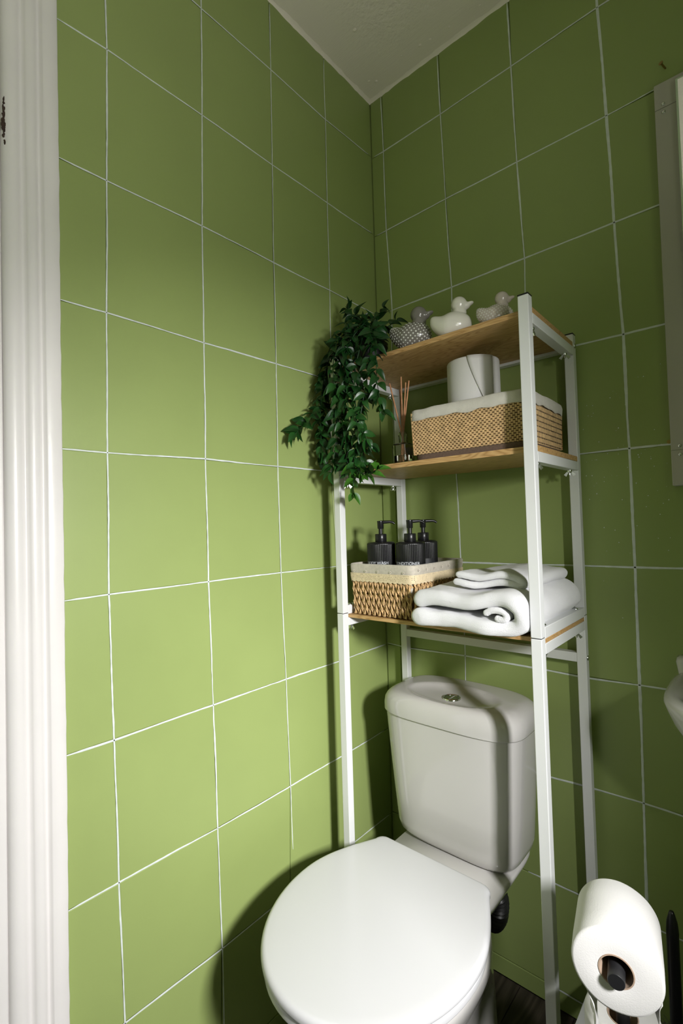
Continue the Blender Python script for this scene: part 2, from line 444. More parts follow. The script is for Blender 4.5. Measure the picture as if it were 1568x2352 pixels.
def grout_line(wall, fn, pts, w, seed):
    """a hand-painted stroke along the joint: wobbling, uneven in width, slightly proud"""
    pts = [Vector((p[0], p[1])) for p in pts]
    path = []
    for p, q in zip(pts[:-1], pts[1:]):
        n = max(2, int((q - p).length / 0.010))
        for i in range(n): path.append(p + (q - p) * (i / n))
    path.append(pts[-1])
    N = len(path); vs = []; fs = []
    for i, p in enumerate(path):
        t = (path[min(i+1, N-1)] - path[max(i-1, 0)]).normalized(); nrm = Vector((-t.y, t.x))
        s = i * 0.010
        off = 0.0016 * noise.noise(Vector((s * 6, seed * 3.7, 0))) + 0.0005 * noise.noise(Vector((s * 45, seed * 3.7, 5)))
        ww = w * (0.92 + 0.42 * noise.noise(Vector((s * 9, seed * 1.9, 9))) + 0.25 * noise.noise(Vector((s * 70, seed, 2))))
        ww *= min(1.0, 0.35 + min(i, N - 1 - i) * 0.25)
        c = p + nrm * off
        for u, d in ((-0.5, 0.00015), (-0.32, 0.0006), (0.32, 0.0006), (0.5, 0.00015)):
            qv = c + nrm * (ww * u); vs.append(fn(qv.x, qv.y, d))
    for i in range(N - 1):
        for j in range(3): fs.append((i*4+j, i*4+j+1, (i+1)*4+j+1, (i+1)*4+j))
    MB().add(vs, fs).build('grout_line', grout, wall, merge=False)

sd = 1
for k, r in enumerate(GL[:-1]):
    grout_line(wall_left, left, r, 0.0030 if k < 6 else 0.0034, sd); sd += 1
for c in range(1, 5):
    pts = [(GL[0][c][0], H - 0.012)] + [r[c] for r in GL[:-1]] + [(GL[-2][c][0], 0.06)]
    if c == 3: pts = pts[:-3] + [(0.4035, 0.385)]
    if c == 4: pts = pts[:6]
    grout_line(wall_left, left, pts, 0.0032 if c < 3 else 0.0024, sd); sd += 1
for k, r in enumerate(GR):
    pts = sorted([tuple(p) for p in r] + [tuple(p) for p in GX[k]])
    pts = [p for i, p in enumerate(pts) if i == 0 or p[0] - pts[i-1][0] > 0.012]
    if k == 9: pts = [p for p in pts if p[0] > 0.44]
    if k == 8: pts = [p for p in pts if p[0] > 0.30]
    if k == 7: pts = [p for p in pts if p[0] > 0.2]
    pts += [(x, pts[-1][1]) for x in extra_cols if x > pts[-1][0]]
    grout_line(wall_back, back, pts, 0.0042 if k > 1 else 0.0034, sd); sd += 1
for c in range(0, 4):
    pts = [(GR[0][c][0] - 0.004, H - 0.006)] + [r[c] for r in GR] + [(GR[-1][c][0], 0.01)]
    if c == 0: pts = pts[:6]
    grout_line(wall_back, back, pts, (0.0034, 0.0036, 0.0044, 0.0058)[c], sd); sd += 1
for x in extra_cols[:-1]:
    grout_line(wall_back, back, [(x, H - 0.006), (x, 1.2), (x, 0.01)], 0.005, sd); sd += 1
sp = MB()                                       # white paint specks spattered right of the rack
for i in range(70):
    x = random.uniform(0.575, 0.74); z = random.gauss(1.27, 0.11)
    r = random.uniform(0.0004, 0.0011)
    sp.ellipsoid(back(x, z, 0.0003), (r, 0.0003, r * random.uniform(0.8, 1.6)), 6, 4)
tag(sp.build('paint_speck', grout, wall_back), kind='stuff')

# ---- the two walls behind and beside the camera, added window
wr = MB()                                       # added window opening, its edge trimming the key light off the back wall
WY0, WY1, WZ0, WZ1, WD = -1.22, -0.765, 1.02, 1.70, 0.03
wr.box((RX, FY - 0.06, 0), (RX + WD, 0.06, WZ0)); wr.box((RX, FY - 0.06, WZ1), (RX + WD, 0.06, H))
wr.box((RX, FY - 0.06, WZ0), (RX + WD, WY0, WZ1)); wr.box((RX, WY1, WZ0), (RX + WD, 0.06, WZ1))
wall_right = wr.build('wall_right', green, merge=False)
tag(wall_right, 'plain green wall on the right with an added window opening that trims the key light', kind='structure')
wall_front = MB().box((-0.06, FY - 0.06, 0), (RX + 0.06, FY, H)).build('wall_front', green)
tag(wall_front, 'plain green wall behind the viewpoint', kind='structure')
win = empty('added_window_1', (RX + WD, (WY0+WY1)/2, WZ0), 'added frosted window, its bay in the right wall housing the key light')
tag(win, kind='structure')
bx0, bx1, by0, by1, bz0, bz1 = RX + WD, 1.60, -1.26, -0.62, 0.98, 1.84
bay = MB()
bay.box((bx0, by0 - .04, bz0 - .04), (bx1, by0, bz1 + .04)).box((bx0, by1, bz0 - .04), (bx1, by1 + .04, bz1 + .04))
bay.box((bx0, by0, bz0 - .04), (bx1, by1, bz0)).box((bx0, by0, bz1), (bx1, by1, bz1 + .04))
bay.build('light_bay', white_wall, win, merge=False)
fr = MB()
fr.box((bx1, by0, bz0), (bx1 + .05, by0 + .04, bz1)).box((bx1, by1 - .04, bz0), (bx1 + .05, by1, bz1))
fr.box((bx1, by0 + .04, bz0), (bx1 + .05, by1 - .04, bz0 + .04)).box((bx1, by0 + .04, bz1 - .04), (bx1 + .05, by1 - .04, bz1))
fr.build('window_frame', trim_white, win, bevel=0.003, merge=False)
MB().box((bx1 + 0.018, by0 + .04, bz0 + .04), (bx1 + 0.024, by1 - .04, bz1 - .04)).build('pane', pane_frosted, win)

# ---- door trim on the left edge of the view, and the door
trim = empty('trim_1', (0, -0.945, 0), 'white moulded door architrave along the left edge of the green wall')
tag(trim, kind='structure')
prof = [(-0.905, -0.004), (-0.905, 0.0165), (-0.9065, 0.0180), (-0.9265, 0.0180), (-0.9285, 0.0170), (-0.9310, 0.0128), (-0.9330, 0.0118), (-0.9355, 0.0130), (-0.9385, 0.0160),
        (-0.9500, 0.0155), (-0.9525, 0.0135), (-0.9555, 0.0100), (-0.9580, 0.0092), (-0.9605, 0.0105), (-0.9640, 0.0135), (-0.9750, 0.0125), (-0.9805, 0.0090), (-0.9835, 0.0050), (-0.9840, -0.004)]
nz = 90; rings = []
for i in range(nz + 1):
    z = 2.072 * i / nz
    ring = []
    for j, (y, x) in enumerate(prof):
        w = 0.0009 * noise.noise(Vector((z * 3, j * 0.25, 0))) + (0.0010 * noise.noise(Vector((z * 30, 2.0, 0))) if j in (1, 2) else 0)
        ring.append(Vector((x + (w * 0.5 if x > 0 else 0), y + w, z)))
    rings.append(ring)
MB().loft(rings).build('architrave', trim_white, trim, smooth=True, angle=60)
boxpart('head_casing', (-0.004, -1.86, 2.066), (0.020, -0.9035, 2.150), trim_white, trim, bevel=0.006, seg=3)
chip = MB()
cr = random.Random(3)
for i in range(60):
    z = 1.812 + cr.gauss(0, 0.017); y = -0.9800 + cr.uniform(-0.0035, 0.0012) * (1 - min(1, abs(z - 1.81) / 0.05))
    s_ = cr.uniform(0.0015, 0.0050)
    chip.ellipsoid((0.0082 + cr.uniform(-.0008, .0004), y, z), (0.0018, cr.uniform(0.0009, 0.0022), s_), 7, 5)
tag(chip.build('chipped_wood', mat('bare_wood', (0.05, 0.030, 0.022), 0.9, var=0.4, vscale=90), trim), 'dark chipped bare wood')
boxpart('door_jamb', (-0.10, -1.003, 0), (0.002, -0.984, 2.085), trim_white, trim, bevel=0.003)
door = empty('door_1', (-0.03, -1.40, 0), 'closed white door slab beyond the architrave')
tag(door, kind='structure')
boxpart('door_slab', (-0.05, -1.795, 0.006), (-0.008, -1.006, 2.062), door_white, door, bevel=0.003)
dk = MB().lathe([(0.026, 0), (0.026, 0.006), (0.010, 0.010), (0.009, 0.030), (0.022, 0.040), (0.026, 0.052), (0.018, 0.060), (0.004, 0.062)], 24)
dk.xf(Matrix.Translation((-0.008, -1.10, 1.0)) @ Matrix.Rotation(math.pi/2, 4, 'Y'))
dk.build('door_knob', chrome, door, smooth=True)

# ================================================================== over-toilet rack
X0, X1, Y0, Y1, S = 0.0753, 0.5718, -0.304, -0.012, 0.020
rack = empty('storage_rack', ((X0+X1)/2, (Y0+Y1)/2, 0), 'white metal over-toilet rack with three oak shelves', 'rack')
ZJ, ZT = 0.940, 1.5765
def nut_mesh():
    m = MB()
    m.lathe([(0.0042, 0), (0.0042, -0.0035), (0.0030, -0.0055), (0.0022, -0.0058), (0.0022, -0.0095), (0.0012, -0.0100)], 12)
    for s in (-1, 1):
        m.add([(s*0.0028, -0.0008, -0.0015), (s*0.0028, 0.0008, -0.0015), (s*0.0100, 0.0008, -0.0085), (s*0.0100, -0.0008, -0.0085),
               (s*0.0060, -0.0008, -0.0120), (s*0.0060, 0.0008, -0.0120), (s*0.0020, -0.0008, -0.0050), (s*0.0020, 0.0008, -0.0050)],
              [(0, 3, 4, 6), (1, 7, 5, 2), (0, 1, 2, 3), (3, 2, 5, 4), (4, 5, 7, 6), (6, 7, 1, 0)])
    return m.xf(Matrix.Scale(1.2, 4))
nut0 = None; bolt0 = None
def place_nut(x, y, z, rz):
    global nut0
    if nut0 is None:
        nut0 = nut_mesh().build('wing_nut', zinc, rack, smooth=True, local=True); o = nut0
    else: o = link_copy(nut0, rack)
    o.location = Vector((x, y, z)) - org(rack); o.rotation_euler = (0, 0, rz)
def place_bolt(x, y, z, rot=(0, 0, 0)):
    global bolt0
    if bolt0 is None:
        bolt0 = MB().lathe([(0.0058, 0), (0.0056, 0.0012), (0.0044, 0.0026), (0.0024, 0.0034), (0.0005, 0.0036)], 16).build('bolt', zinc, rack, smooth=True, local=True); o = bolt0
    else: o = link_copy(bolt0, rack)
    o.location = Vector((x, y, z)) - org(rack); o.rotation_euler = rot
for (x, y) in ((X0, Y0), (X1 - S, Y0), (X0, Y1 - S), (X1 - S, Y1 - S)):
    boxpart('lower_post', (x, y, 0.004), (x + S, y + S, ZJ - 0.0006), steel_white, rack, 0.0014)
    u = boxpart('upper_post', (x, y, ZJ + 0.0006), (x + S, y + S, ZT), steel_white, rack, 0.0014)
    boxpart('end_cap', (x - 0.0003, y - 0.0003, ZT), (x + S + 0.0003, y + S + 0.0003, ZT + 0.0026), black_plastic, u, 0.0008)
    boxpart('joint_sleeve', (x + 0.0012, y + 0.0012, ZJ - 0.004), (x + S - 0.0012, y + S - 0.0012, ZJ + 0.004), black_plastic, rack, 0)
    boxpart('foot_glide', (x - 0.0003, y - 0.0003, 0.0), (x + S + 0.0003, y + S + 0.0003, 0.004), black_plastic, rack, 0.0006)
shelves = [(1.547, 1.558), (1.2855, 1.297), (0.929, 0.9375)]
for zb, zt in shelves:
    boxpart('shelf_board', (X0 + 0.0006, Y0 + S + 0.0008, zb), (X1 - 0.0006, Y1 - S - 0.0008, zt), oak, rack, 0.0006, 1)
    for x in (X0, X1 - S):
        boxpart('side_rail', (x, Y0 + S, zb - 0.0200), (x + S, Y1 - S, zb - 0.0002), steel_white, rack, 0.0010)
        for i, y in enumerate((Y0 + S + 0.022, Y1 - S - 0.030)):
            place_nut(x + S/2, y, zb - 0.0202, random.uniform(0, 3.14) if i == 0 else (0.35 if x > 0.3 else 1.5))
for x in (X0, X1 - S):
    boxpart('side_rail', (x, Y0 + S, 0.9377), (x + S, Y1 - S, 0.9590), steel_white, rack, 0.0010)
    for y in (Y0 + S + 0.018, Y1 - S - 0.030): place_bolt(x + S/2, y, 0.9590)
    boxpart('side_rail', (x, Y0 + S, 0.110), (x + S, Y1 - S, 0.130), steel_white, rack, 0.0010)
for z0 in (1.541, 0.835):
    boxpart('back_rail', (X0 + S, Y1 - S, z0), (X1 - S, Y1, z0 + 0.0205), steel_white, rack, 0.0010)
    place_bolt(X1, Y1 - S/2, z0 + 0.010, (0, math.pi/2, 0))

# ================================================================== toilet
CX = 0.284
toilet = empty('toilet', (0.305, -0.36, 0), 'white close-coupled toilet with closed lid standing under the rack', 'toilet')
# cistern body
CC = 0.299
rings = []
for z, a, yb, yf in ((0.3930, 0.105, -0.055, -0.168), (0.3940, 0.130, -0.040, -0.190), (0.3985, 0.142, -0.033, -0.201), (0.408, 0.149, -0.029, -0.2085), (0.425, 0.1535, -0.028, -0.2120),
                     (0.50, 0.160, -0.028, -0.2145), (0.58, 0.1665, -0.028, -0.2170), (0.66, 0.172, -0.028, -0.2190), (0.690, 0.174, -0.028, -0.2200)):
    rings.append(superring(CC + 0.004 * (0.69 - z) / 0.3, (yb+yf)/2, z, a, (yb-yf)/2, 96, 5.0, 4.4))
cis = MB().loft(rings).build('cistern', ceramic, toilet, smooth=True, angle=70)
# cistern lid with the shallow dish around the button
N = 96; R = 26
cyl, aL, bL = -0.125, 0.180, 0.101
def lid_z(u, v):
    z = 0.7465 - 0.006 * (u*u) - 0.006 * max(0, -v) ** 2
    d = ((u * aL) / 0.118) ** 2 + ((v * bL + 0.022) / 0.062) ** 2
    dish = max(0.0, 1 - d)
    return z - 0.0125 * (dish * dish * (3 - 2 * dish)) ** 0.42 * (1 if dish > 0 else 0)
vs = []; fs = []
outer = superring(0, 0, 0, 1, 1, N, 4.6, 3.9)
for i in range(R + 1):
    rho = 1 - (1 - i / R) ** 1.25 if i < R else 1.0
    rho = max(rho, 0.002)
    for p in outer:
        u, v = p.x * rho, p.y * rho
        z = lid_z(u, v)
        e = max(0.0, (rho - 0.80) / 0.20)
        z -= 0.030 * (1 - math.sqrt(max(0, 1 - e * e))) if e < 1 else 0.030
        vs.append((CC + u * aL, cyl + v * bL, z))
for i in range(R):
    for j in range(N):
        k = (j + 1) % N
        fs.append((i*N+j, (i+1)*N+j, (i+1)*N+k, i*N+k))
base = (R) * N
for zz, sc in ((0.6915, 1.003), (0.6890, 0.998), (0.6890, 0.955)):
    st = len(vs)
    for p in outer: vs.append((CC + p.x * aL * sc, cyl + p.y * bL * sc, zz))
    for j in range(N):
        k = (j + 1) % N
        fs.append((base+j, st+j, st+k, base+k))
    base = st
MB().add(vs, fs).build('cistern_lid', ceramic, toilet, smooth=True, angle=75)
bz = lid_z(0, -0.02/bL) - 0.0006
ring = MB().lathe([(0.0215, -0.004), (0.0215, 0.0025), (0.0200, 0.0042), (0.0180, 0.0045), (0.0165, 0.0032), (0.0163, 0.0010)], 40, (CC - 0.001, cyl - 0.023, bz), cap1=False).build('button_ring', chrome, toilet, smooth=True)
for s in (-1, 1):
    pts = [(0.0155 * math.cos(t) * 1.0, 0.0155 * math.sin(t)) for t in [math.radians(-82 + 164 * i / 14) for i in range(15)]]
    low = [Vector((CC - 0.001 + s * max(0.0007, p[0]), cyl - 0.023 + p[1], bz - 0.001)) for p in pts]
    hi = [Vector((v.x, v.y, bz + 0.0026)) for v in low]
    MB().loft([low, hi]).build('flush_button', chrome, ring, smooth=True)
# pan: rear deck, bowl, foot
rings = []
for z, a, yb, yf in ((0.290, 0.085, -0.05, -0.30), (0.340, 0.112, -0.035, -0.325), (0.378, 0.133, -0.030, -0.340), (0.388, 0.136, -0.029, -0.345), (0.3925, 0.132, -0.033, -0.340)):
    rings.append(superring(0.311, (yb+yf)/2, z, a, (yb-yf)/2, 56, 6))
MB().loft(rings).build('rear_deck', ceramic, toilet, smooth=True, angle=70)
SX = 0.311
def seat_ring(z, grow=0.0, yshift=0.0, n=96, back=-0.283, half0=0.1365, half1=0.1930, ywide=-0.470, front=-0.701):
    """outline of the seat: straight hinge edge, widening sides, round front"""
    pts = []
    rc = 0.020
    h0, h1, yb, yf = half0 + grow, half1 + grow, back + grow, front - grow
    for i in range(6):                                   # rounded back corner (right), from the hinge edge to the side
        t = math.pi/2 - (math.pi/2) * i / 5
        pts.append((h0 - rc + rc * math.cos(t), yb - rc + rc * math.sin(t)))
    ys = yb - rc
    for i in range(1, 15):
        u = i / 14
        pts.append((h0 + (h1 - h0) * math.sin(u * math.pi/2), ys + (ywide - ys) * u))
    for i in range(1, 20):
        t = (math.pi/2) * i / 20
        pts.append((h1 * math.cos(t) ** 0.96, ywide + (yf - ywide) * math.sin(t)))
    full = pts + [(0, yf)] + [(-x, y) for x, y in reversed(pts)]
    return [Vector((SX + x, y + yshift, z)) for x, y in reversed(full)]
def slab(z0, z1, r, grow=0.0, dome=0.0, steps=5):
    rings = [seat_ring(z0, grow - r), ]
    for i in range(steps + 1):
        t = math.pi/2 * i / steps
        rings.append(seat_ring(z0 + r*0.6 * (1 - math.cos(t)), grow - r*0.6 * (1 - math.sin(t))))
    for i in range(steps + 1):
        t = math.pi/2 * i / steps
        rings.append(seat_ring(z1 - r * (1 - math.sin(t)), grow - r * (1 - math.cos(t))))
    edge = rings[-1]; cen = Vector((SX, -0.49, z1))
    for k, f in enumerate((0.93, 0.82, 0.65, 0.4, 0.12)):
        rings.append([Vector((cen.x + (p.x - cen.x) * f, cen.y + (p.y - cen.y) * f, z1 + dome * (k + 1) / 5)) for p in edge])
    return rings
def bowl_ring(z, a, yb, yf, n=72):
    return superring(0.311, (yb + yf)/2, z, a, (yb - yf)/2, n, 2.6, 2.05)
rings = []
for z, a, yb, yf in ((0.0, 0.112, -0.12, -0.525), (0.012, 0.114, -0.118, -0.528), (0.05, 0.108, -0.12, -0.52), (0.13, 0.104, -0.12, -0.515), (0.20, 0.112, -0.14, -0.54), (0.26, 0.134, -0.18, -0.59),
                     (0.31, 0.160, -0.22, -0.64), (0.345, 0.176, -0.245, -0.667), (0.37, 0.182, -0.258, -0.680), (0.388, 0.183, -0.262, -0.683), (0.394, 0.179, -0.265, -0.678)):
    rings.append(bowl_ring(z, a, yb, yf))
MB().loft(rings).build('bowl', ceramic, toilet, smooth=True, angle=70)
MB().loft(slab(0.3955, 0.4125, 0.006, -0.001)).build('seat', seat_white, toilet, smooth=True, angle=80)
MB().loft(slab(0.4140, 0.4330, 0.0095, 0.003, dome=0.0012)).build('seat_lid', seat_white, toilet, smooth=True, angle=80)
for s in (-1, 1):
    MB().lathe([(0.010, 0.3930), (0.010, 0.4015), (0.008, 0.4035), (0.003, 0.4042)], 20, (SX + s * 0.075, -0.300, 0)).build('hinge', seat_white, toilet, smooth=True)

pp = catmull([(0.315, -0.075, 0.285), (0.345, -0.075, 0.275), (0.357, -0.068, 0.245), (0.353, -0.060, 0.205), (0.335, -0.048, 0.170), (0.315, -0.010, 0.160)], 14)
rad = [0.0245 + 0.0030 * math.sin(i * 2.0) for i in range(len(pp))]
wp = MB().tube(pp, rad, 20).build('waste_pipe', rubber, origin=(0.36, -0.07, 0), smooth=True)
tag(wp, 'black ribbed waste pipe behind the toilet pan', 'pipe')

# ================================================================== ducks on the top shelf
def duck_body(u, v):
    """point of the plump body; u along the length 0..1, v around 0..1; local x is forward"""
    th = math.pi * u; ph = 2 * math.pi * v
    x = -math.cos(th); r = math.sin(th) ** 0.85
    y = r * math.cos(ph); z = r * math.sin(ph)
    X = 0.051 * x; Yv = 0.037 * y * (1.0 + 0.06 * x); Zv = 0.036 * z
    if z < 0: Zv *= 0.94
    t = max(0.0, -x - 0.30) / 0.70                              # raised tail
    Zv += 0.017 * t * t; Yv *= 1 - 0.36 * t; X -= 0.004 * t
    if z < 0: Zv *= 1 - 0.25 * t
    else: Zv *= 1 - 0.16 * math.exp(-((x + 0.45) / 0.28) ** 2)
    return Vector((X, Yv, max(Zv + 0.0335, 0.0)))
def duck(name, material, loc, scale, rz, label, dots=0.0):
    m = MB()
    nu, nv = 40, 26
    vs = [duck_body(i / nv, j / nu) for i in range(nv + 1) for j in range(nu)]
    fs = [(i*nu+j, (i+1)*nu+j, (i+1)*nu+(j+1) % nu, i*nu+(j+1) % nu) for i in range(nv) for j in range(nu)]
    m.add(vs, fs)
    m.ellipsoid((0.020, 0, 0.066), (0.0185, 0.0185, 0.019), 24, 14)       # neck
    m.ellipsoid((0.020, 0, 0.0880), (0.0205, 0.0195, 0.0200), 28, 18)     # head
    m.ellipsoid((0.0440, 0, 0.0865), (0.0140, 0.0100, 0.0052), 20, 12, Matrix.Rotation(-0.30, 3, 'Y'))  # bill
    m.ellipsoid((0.0370, 0, 0.0830), (0.0120, 0.0115, 0.0095), 20, 12, Matrix.Rotation(-0.35, 3, 'Y'))
    o = m.build(name, material, origin=loc, smooth=True, local=True, merge=False)
    o.location = loc; o.rotation_euler = (0, 0, rz); o.scale = (scale,) * 3
    rm = o.modifiers.new('fuse', 'REMESH'); rm.mode = 'VOXEL'; rm.voxel_size = 0.0017; rm.use_smooth_shade = True
    sm = o.modifiers.new('soften', 'SMOOTH'); sm.iterations = 8; sm.factor = 0.5
    if dots:
        d = MB(); N = 320
        for i in range(N):
            h = -1 + 2 * (i + 0.5) / N
            u = math.acos(-h) / math.pi; v = (i * 0.61803399) % 1.0
            q = duck_body(u, v); e = 0.004
            n = (duck_body(min(1, u + e), v) - duck_body(max(0, u - e), v)).cross(duck_body(u, v + e) - duck_body(u, v - e))
            if n.length < 1e-12 or q.z < 0.003: continue
            n.normalize()
            if n.dot(q - Vector((0, 0, 0.033))) < 0: n = -n
            if (Vector((0.020, 0, 0.066)) - q).length < 0.0205 or (q.z > 0.062 and q.x > 0): continue
            t1 = n.orthogonal().normalized(); t2 = n.cross(t1)
            c = q + n * 0.0001
            R_ = dots * random.uniform(0.85, 1.1)
            ring = [c + (t1 * math.cos(k * 0.7854) + t2 * math.sin(k * 0.7854)) * R_ - n * 0.0004 for k in range(8)]
            rin = [c + (t1 * math.cos(k * 0.7854) + t2 * math.sin(k * 0.7854)) * R_ * 0.8 + n * 0.0002 for k in range(8)]
            d.add(ring + rin, [tuple(range(8, 16))] + [(k, (k + 1) % 8, 8 + (k + 1) % 8, 8 + k) for k in range(8)])
        do = d.build('printed_dots', dot_white, None, smooth=True, local=True, merge=False); do.parent = o
        tag(do, kind='stuff')
    tag(o, label, 'ornament', 'ceramic ducks on the top shelf')
    return o
ZS1 = 1.5582
duck('ceramic_duck', duck_grey, (0.281, -0.247, ZS1), 0.93, math.radians(22), 'grey ceramic duck with white dots, largest duck, nearest the plant', 0.0021)
duck('ceramic_duck', glaze_white, (0.383, -0.243, ZS1), 0.85, math.radians(28), 'plain cream white ceramic duck, middle of the three ducks')
duck('ceramic_duck', duck_pale, (0.478, -0.232, ZS1), 0.70, math.radians(32), 'small pale pink dotted ceramic duck beside the rack post', 0.0022)

# ================================================================== trailing plant
PC = Vector((0.128, -0.205, ZS1))
plant = empty('trailing_plant', PC, 'artificial trailing plant with dark green leaves in a black pot', 'plant')
MB().lathe([(0.034, 0.0), (0.037, 0.003), (0.044, 0.052), (0.046, 0.054), (0.046, 0.064), (0.043, 0.066), (0.041, 0.060), (0.036, 0.056), (0.002, 0.056)], 36, PC).build('pot', black_matte, plant, smooth=True)
TOP = PC + Vector((0, 0, 0.056))
vines = [
    ([TOP + Vector((-.005, -.01, 0)), (0.165, -0.245, 1.665), (0.168, -0.302, 1.625), (0.140, -0.330, 1.560), (0.130, -0.330, 1.478), (0.133, -0.328, 1.373), (0.143, -0.328, 1.292)], 0),
    ([TOP + Vector((.010, -.012, 0)), (0.165, -0.265, 1.655), (0.185, -0.312, 1.590), (0.176, -0.330, 1.510), (0.175, -0.328, 1.418), (0.185, -0.326, 1.330), (0.200, -0.326, 1.282)], 0),
    ([TOP + Vector((.016, -.004, 0)), (0.185, -0.270, 1.640), (0.215, -0.314, 1.570), (0.208, -0.326, 1.492), (0.188, -0.330, 1.405), (0.171, -0.330, 1.306), (0.158, -0.330, 1.232)], 1),
    ([TOP + Vector((.012, .004, 0)), (0.190, -0.262, 1.635), (0.226, -0.312, 1.560), (0.234, -0.322, 1.477), (0.246, -0.322, 1.412)], 0),
    ([TOP + Vector((-.004, -.016, 0)), (0.115, -0.262, 1.668), (0.110, -0.315, 1.610), (0.112, -0.334, 1.530), (0.122, -0.334, 1.440), (0.110, -0.332, 1.350), (0.094, -0.332, 1.285)], 0),
    ([TOP + Vector((-.012, -.006, 0)), (0.085, -0.235, 1.655), (0.050, -0.268, 1.592), (0.042, -0.292, 1.502), (0.043, -0.300, 1.390), (0.045, -0.312, 1.312)], 0),
    ([TOP + Vector((-.016, .004, 0)), (0.075, -0.225, 1.645), (0.044, -0.276, 1.550), (0.040, -0.312, 1.468), (0.040, -0.362, 1.415), (0.040, -0.400, 1.378)], 2),
    ([TOP + Vector((-.010, .010, 0)), (0.070, -0.240, 1.640), (0.052, -0.292, 1.560), (0.055, -0.320, 1.465), (0.062, -0.330, 1.385), (0.058, -0.330, 1.325)], 0),
    ([TOP + Vector((.004, -.008, 0)), (0.150, -0.280, 1.640), (0.150, -0.322, 1.585), (0.155, -0.338, 1.500), (0.158, -0.336, 1.410), (0.150, -0.334, 1.330), (0.140, -0.334, 1.272)], 0),
    ([TOP + Vector((0, 0, 0)), (0.112, -0.215, 1.690), (0.084, -0.225, 1.715), (0.066, -0.225, 1.738)], 0),
    ([TOP + Vector((-.004, 0, 0)), (0.120, -0.225, 1.680), (0.100, -0.240, 1.700), (0.092, -0.250, 1.702)], 0),
    ([TOP + Vector((.006, .006, 0)), (0.150, -0.205, 1.670), (0.166, -0.205, 1.695), (0.178, -0.205, 1.712)], 0),
    ([TOP + Vector((.014, .002, 0)), (0.165, -0.215, 1.650), (0.196, -0.220, 1.648), (0.226, -0.220, 1.657)], 0),
    ([(0.165, -0.330, 1.320), (0.185, -0.340, 1.283), (0.215, -0.340, 1.272), (0.252, -0.336, 1.286)], 1),
    ([(0.175, -0.330, 1.440), (0.190, -0.345, 1.390), (0.215, -0.345, 1.355), (0.225, -0.340, 1.320)], 0),
]
def leaf_mesh(name, material, bend, fold):
    L, Wd = 0.036, 0.0105; nl = 7; vs = []; fs = []
    for i in range(nl + 1):
        t = i / nl
        w = Wd * (math.sin(math.pi * t ** 0.80) ** 0.9) if 0 < t < 1 else 0.0002
        zc = -bend * t * t * L
        x = L * t
        vs += [(x, -w, zc + fold * w), (x, -w * 0.5, zc + fold * w * 0.35), (x, 0, zc - 0.0002), (x, w * 0.5, zc + fold * w * 0.35), (x, w, zc + fold * w)]
    for i in range(nl):
        for j in range(4): fs.append((i*5+j, i*5+j+1, (i+1)*5+j+1, (i+1)*5+j))
    me = MB().add(vs, fs).mesh(name, smooth=True); me.materials.append(material); return me
leaf_kinds = [leaf_mesh('leaf', m, b, f) for m in (leaf_dark, leaf_mid, leaf_bright) for b, f in ((0.35, 0.45), (0.75, 0.30))]
nleaf = 0
rl = random.Random(21)
placed = []
for pts, kind in vines:
    path = catmull(pts, 10)
    stem = MB().tube(path, [0.0015 - 0.0007 * i / len(path) for i in range(len(path))], 6).build('vine_stem', vine_mat, plant, smooth=True)
    L = 0; nxt = 0.035 if len(pts) > 4 else 0.02; az = rl.uniform(0, 6.28)
    total = sum((b - a).length for a, b in zip(path[:-1], path[1:]))
    for a, b in zip(path[:-1], path[1:]):
        seg = (b - a).length
        while L + seg > nxt:
            p = a + (b - a) * ((nxt - L) / seg)
            t = (b - a).normalized(); u = t.orthogonal().normalized(); w = t.cross(u)
            tip = nxt > total - 0.045
            for s in ((0, 1, 2) if rl.random() < 0.5 else (0, 1)):
                ang = az + s * math.pi * (1 if s < 2 else 0.5) + rl.uniform(-0.4, 0.4)
                out = u * math.cos(ang) + w * math.sin(ang)
                d = (out * rl.uniform(0.7, 1.1) + t * rl.uniform(0.2, 0.6) + Vector((0.08, -0.18, -0.15))).normalized()
                if p.x + d.x * 0.042 < 0.006: d = Vector((abs(d.x) * 0.4, d.y - 0.3, d.z - 0.2)).normalized()
                if tip and s == 0: d = (t + out * 0.3).normalized()
                bright = kind == 1 and nxt > total - 0.075
                dim = p.z > 1.5  # upper leaves all get dark green, weaker light painted into their colour
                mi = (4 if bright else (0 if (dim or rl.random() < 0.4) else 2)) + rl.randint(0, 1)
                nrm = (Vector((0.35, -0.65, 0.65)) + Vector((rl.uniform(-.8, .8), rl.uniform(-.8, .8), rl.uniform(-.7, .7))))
                yv = nrm.cross(d).normalized(); zv = d.cross(yv)
                sc = rl.uniform(0.62, 0.98)
                M = Matrix(((d.x*sc, yv.x*sc, zv.x*sc, p.x - PC.x), (d.y*sc, yv.y*sc, zv.y*sc, p.y - PC.y), (d.z*sc, yv.z*sc, zv.z*sc, p.z - PC.z), (0, 0, 0, 1)))
                tipw = (M @ Vector((0.036, 0, 0))) + PC
                if tipw.x < 0.004 or tipw.z < ZS1 and (X0 - 0.005 < tipw.x < X1 and tipw.y > Y0 - 0.002):
                    continue
                placed.append((p.z - 0.6 * p.y + (0.3 if tip else 0), mi, M))
            az += 1.57 + rl.uniform(-0.3, 0.3); nxt += 0.0165
        L += seg

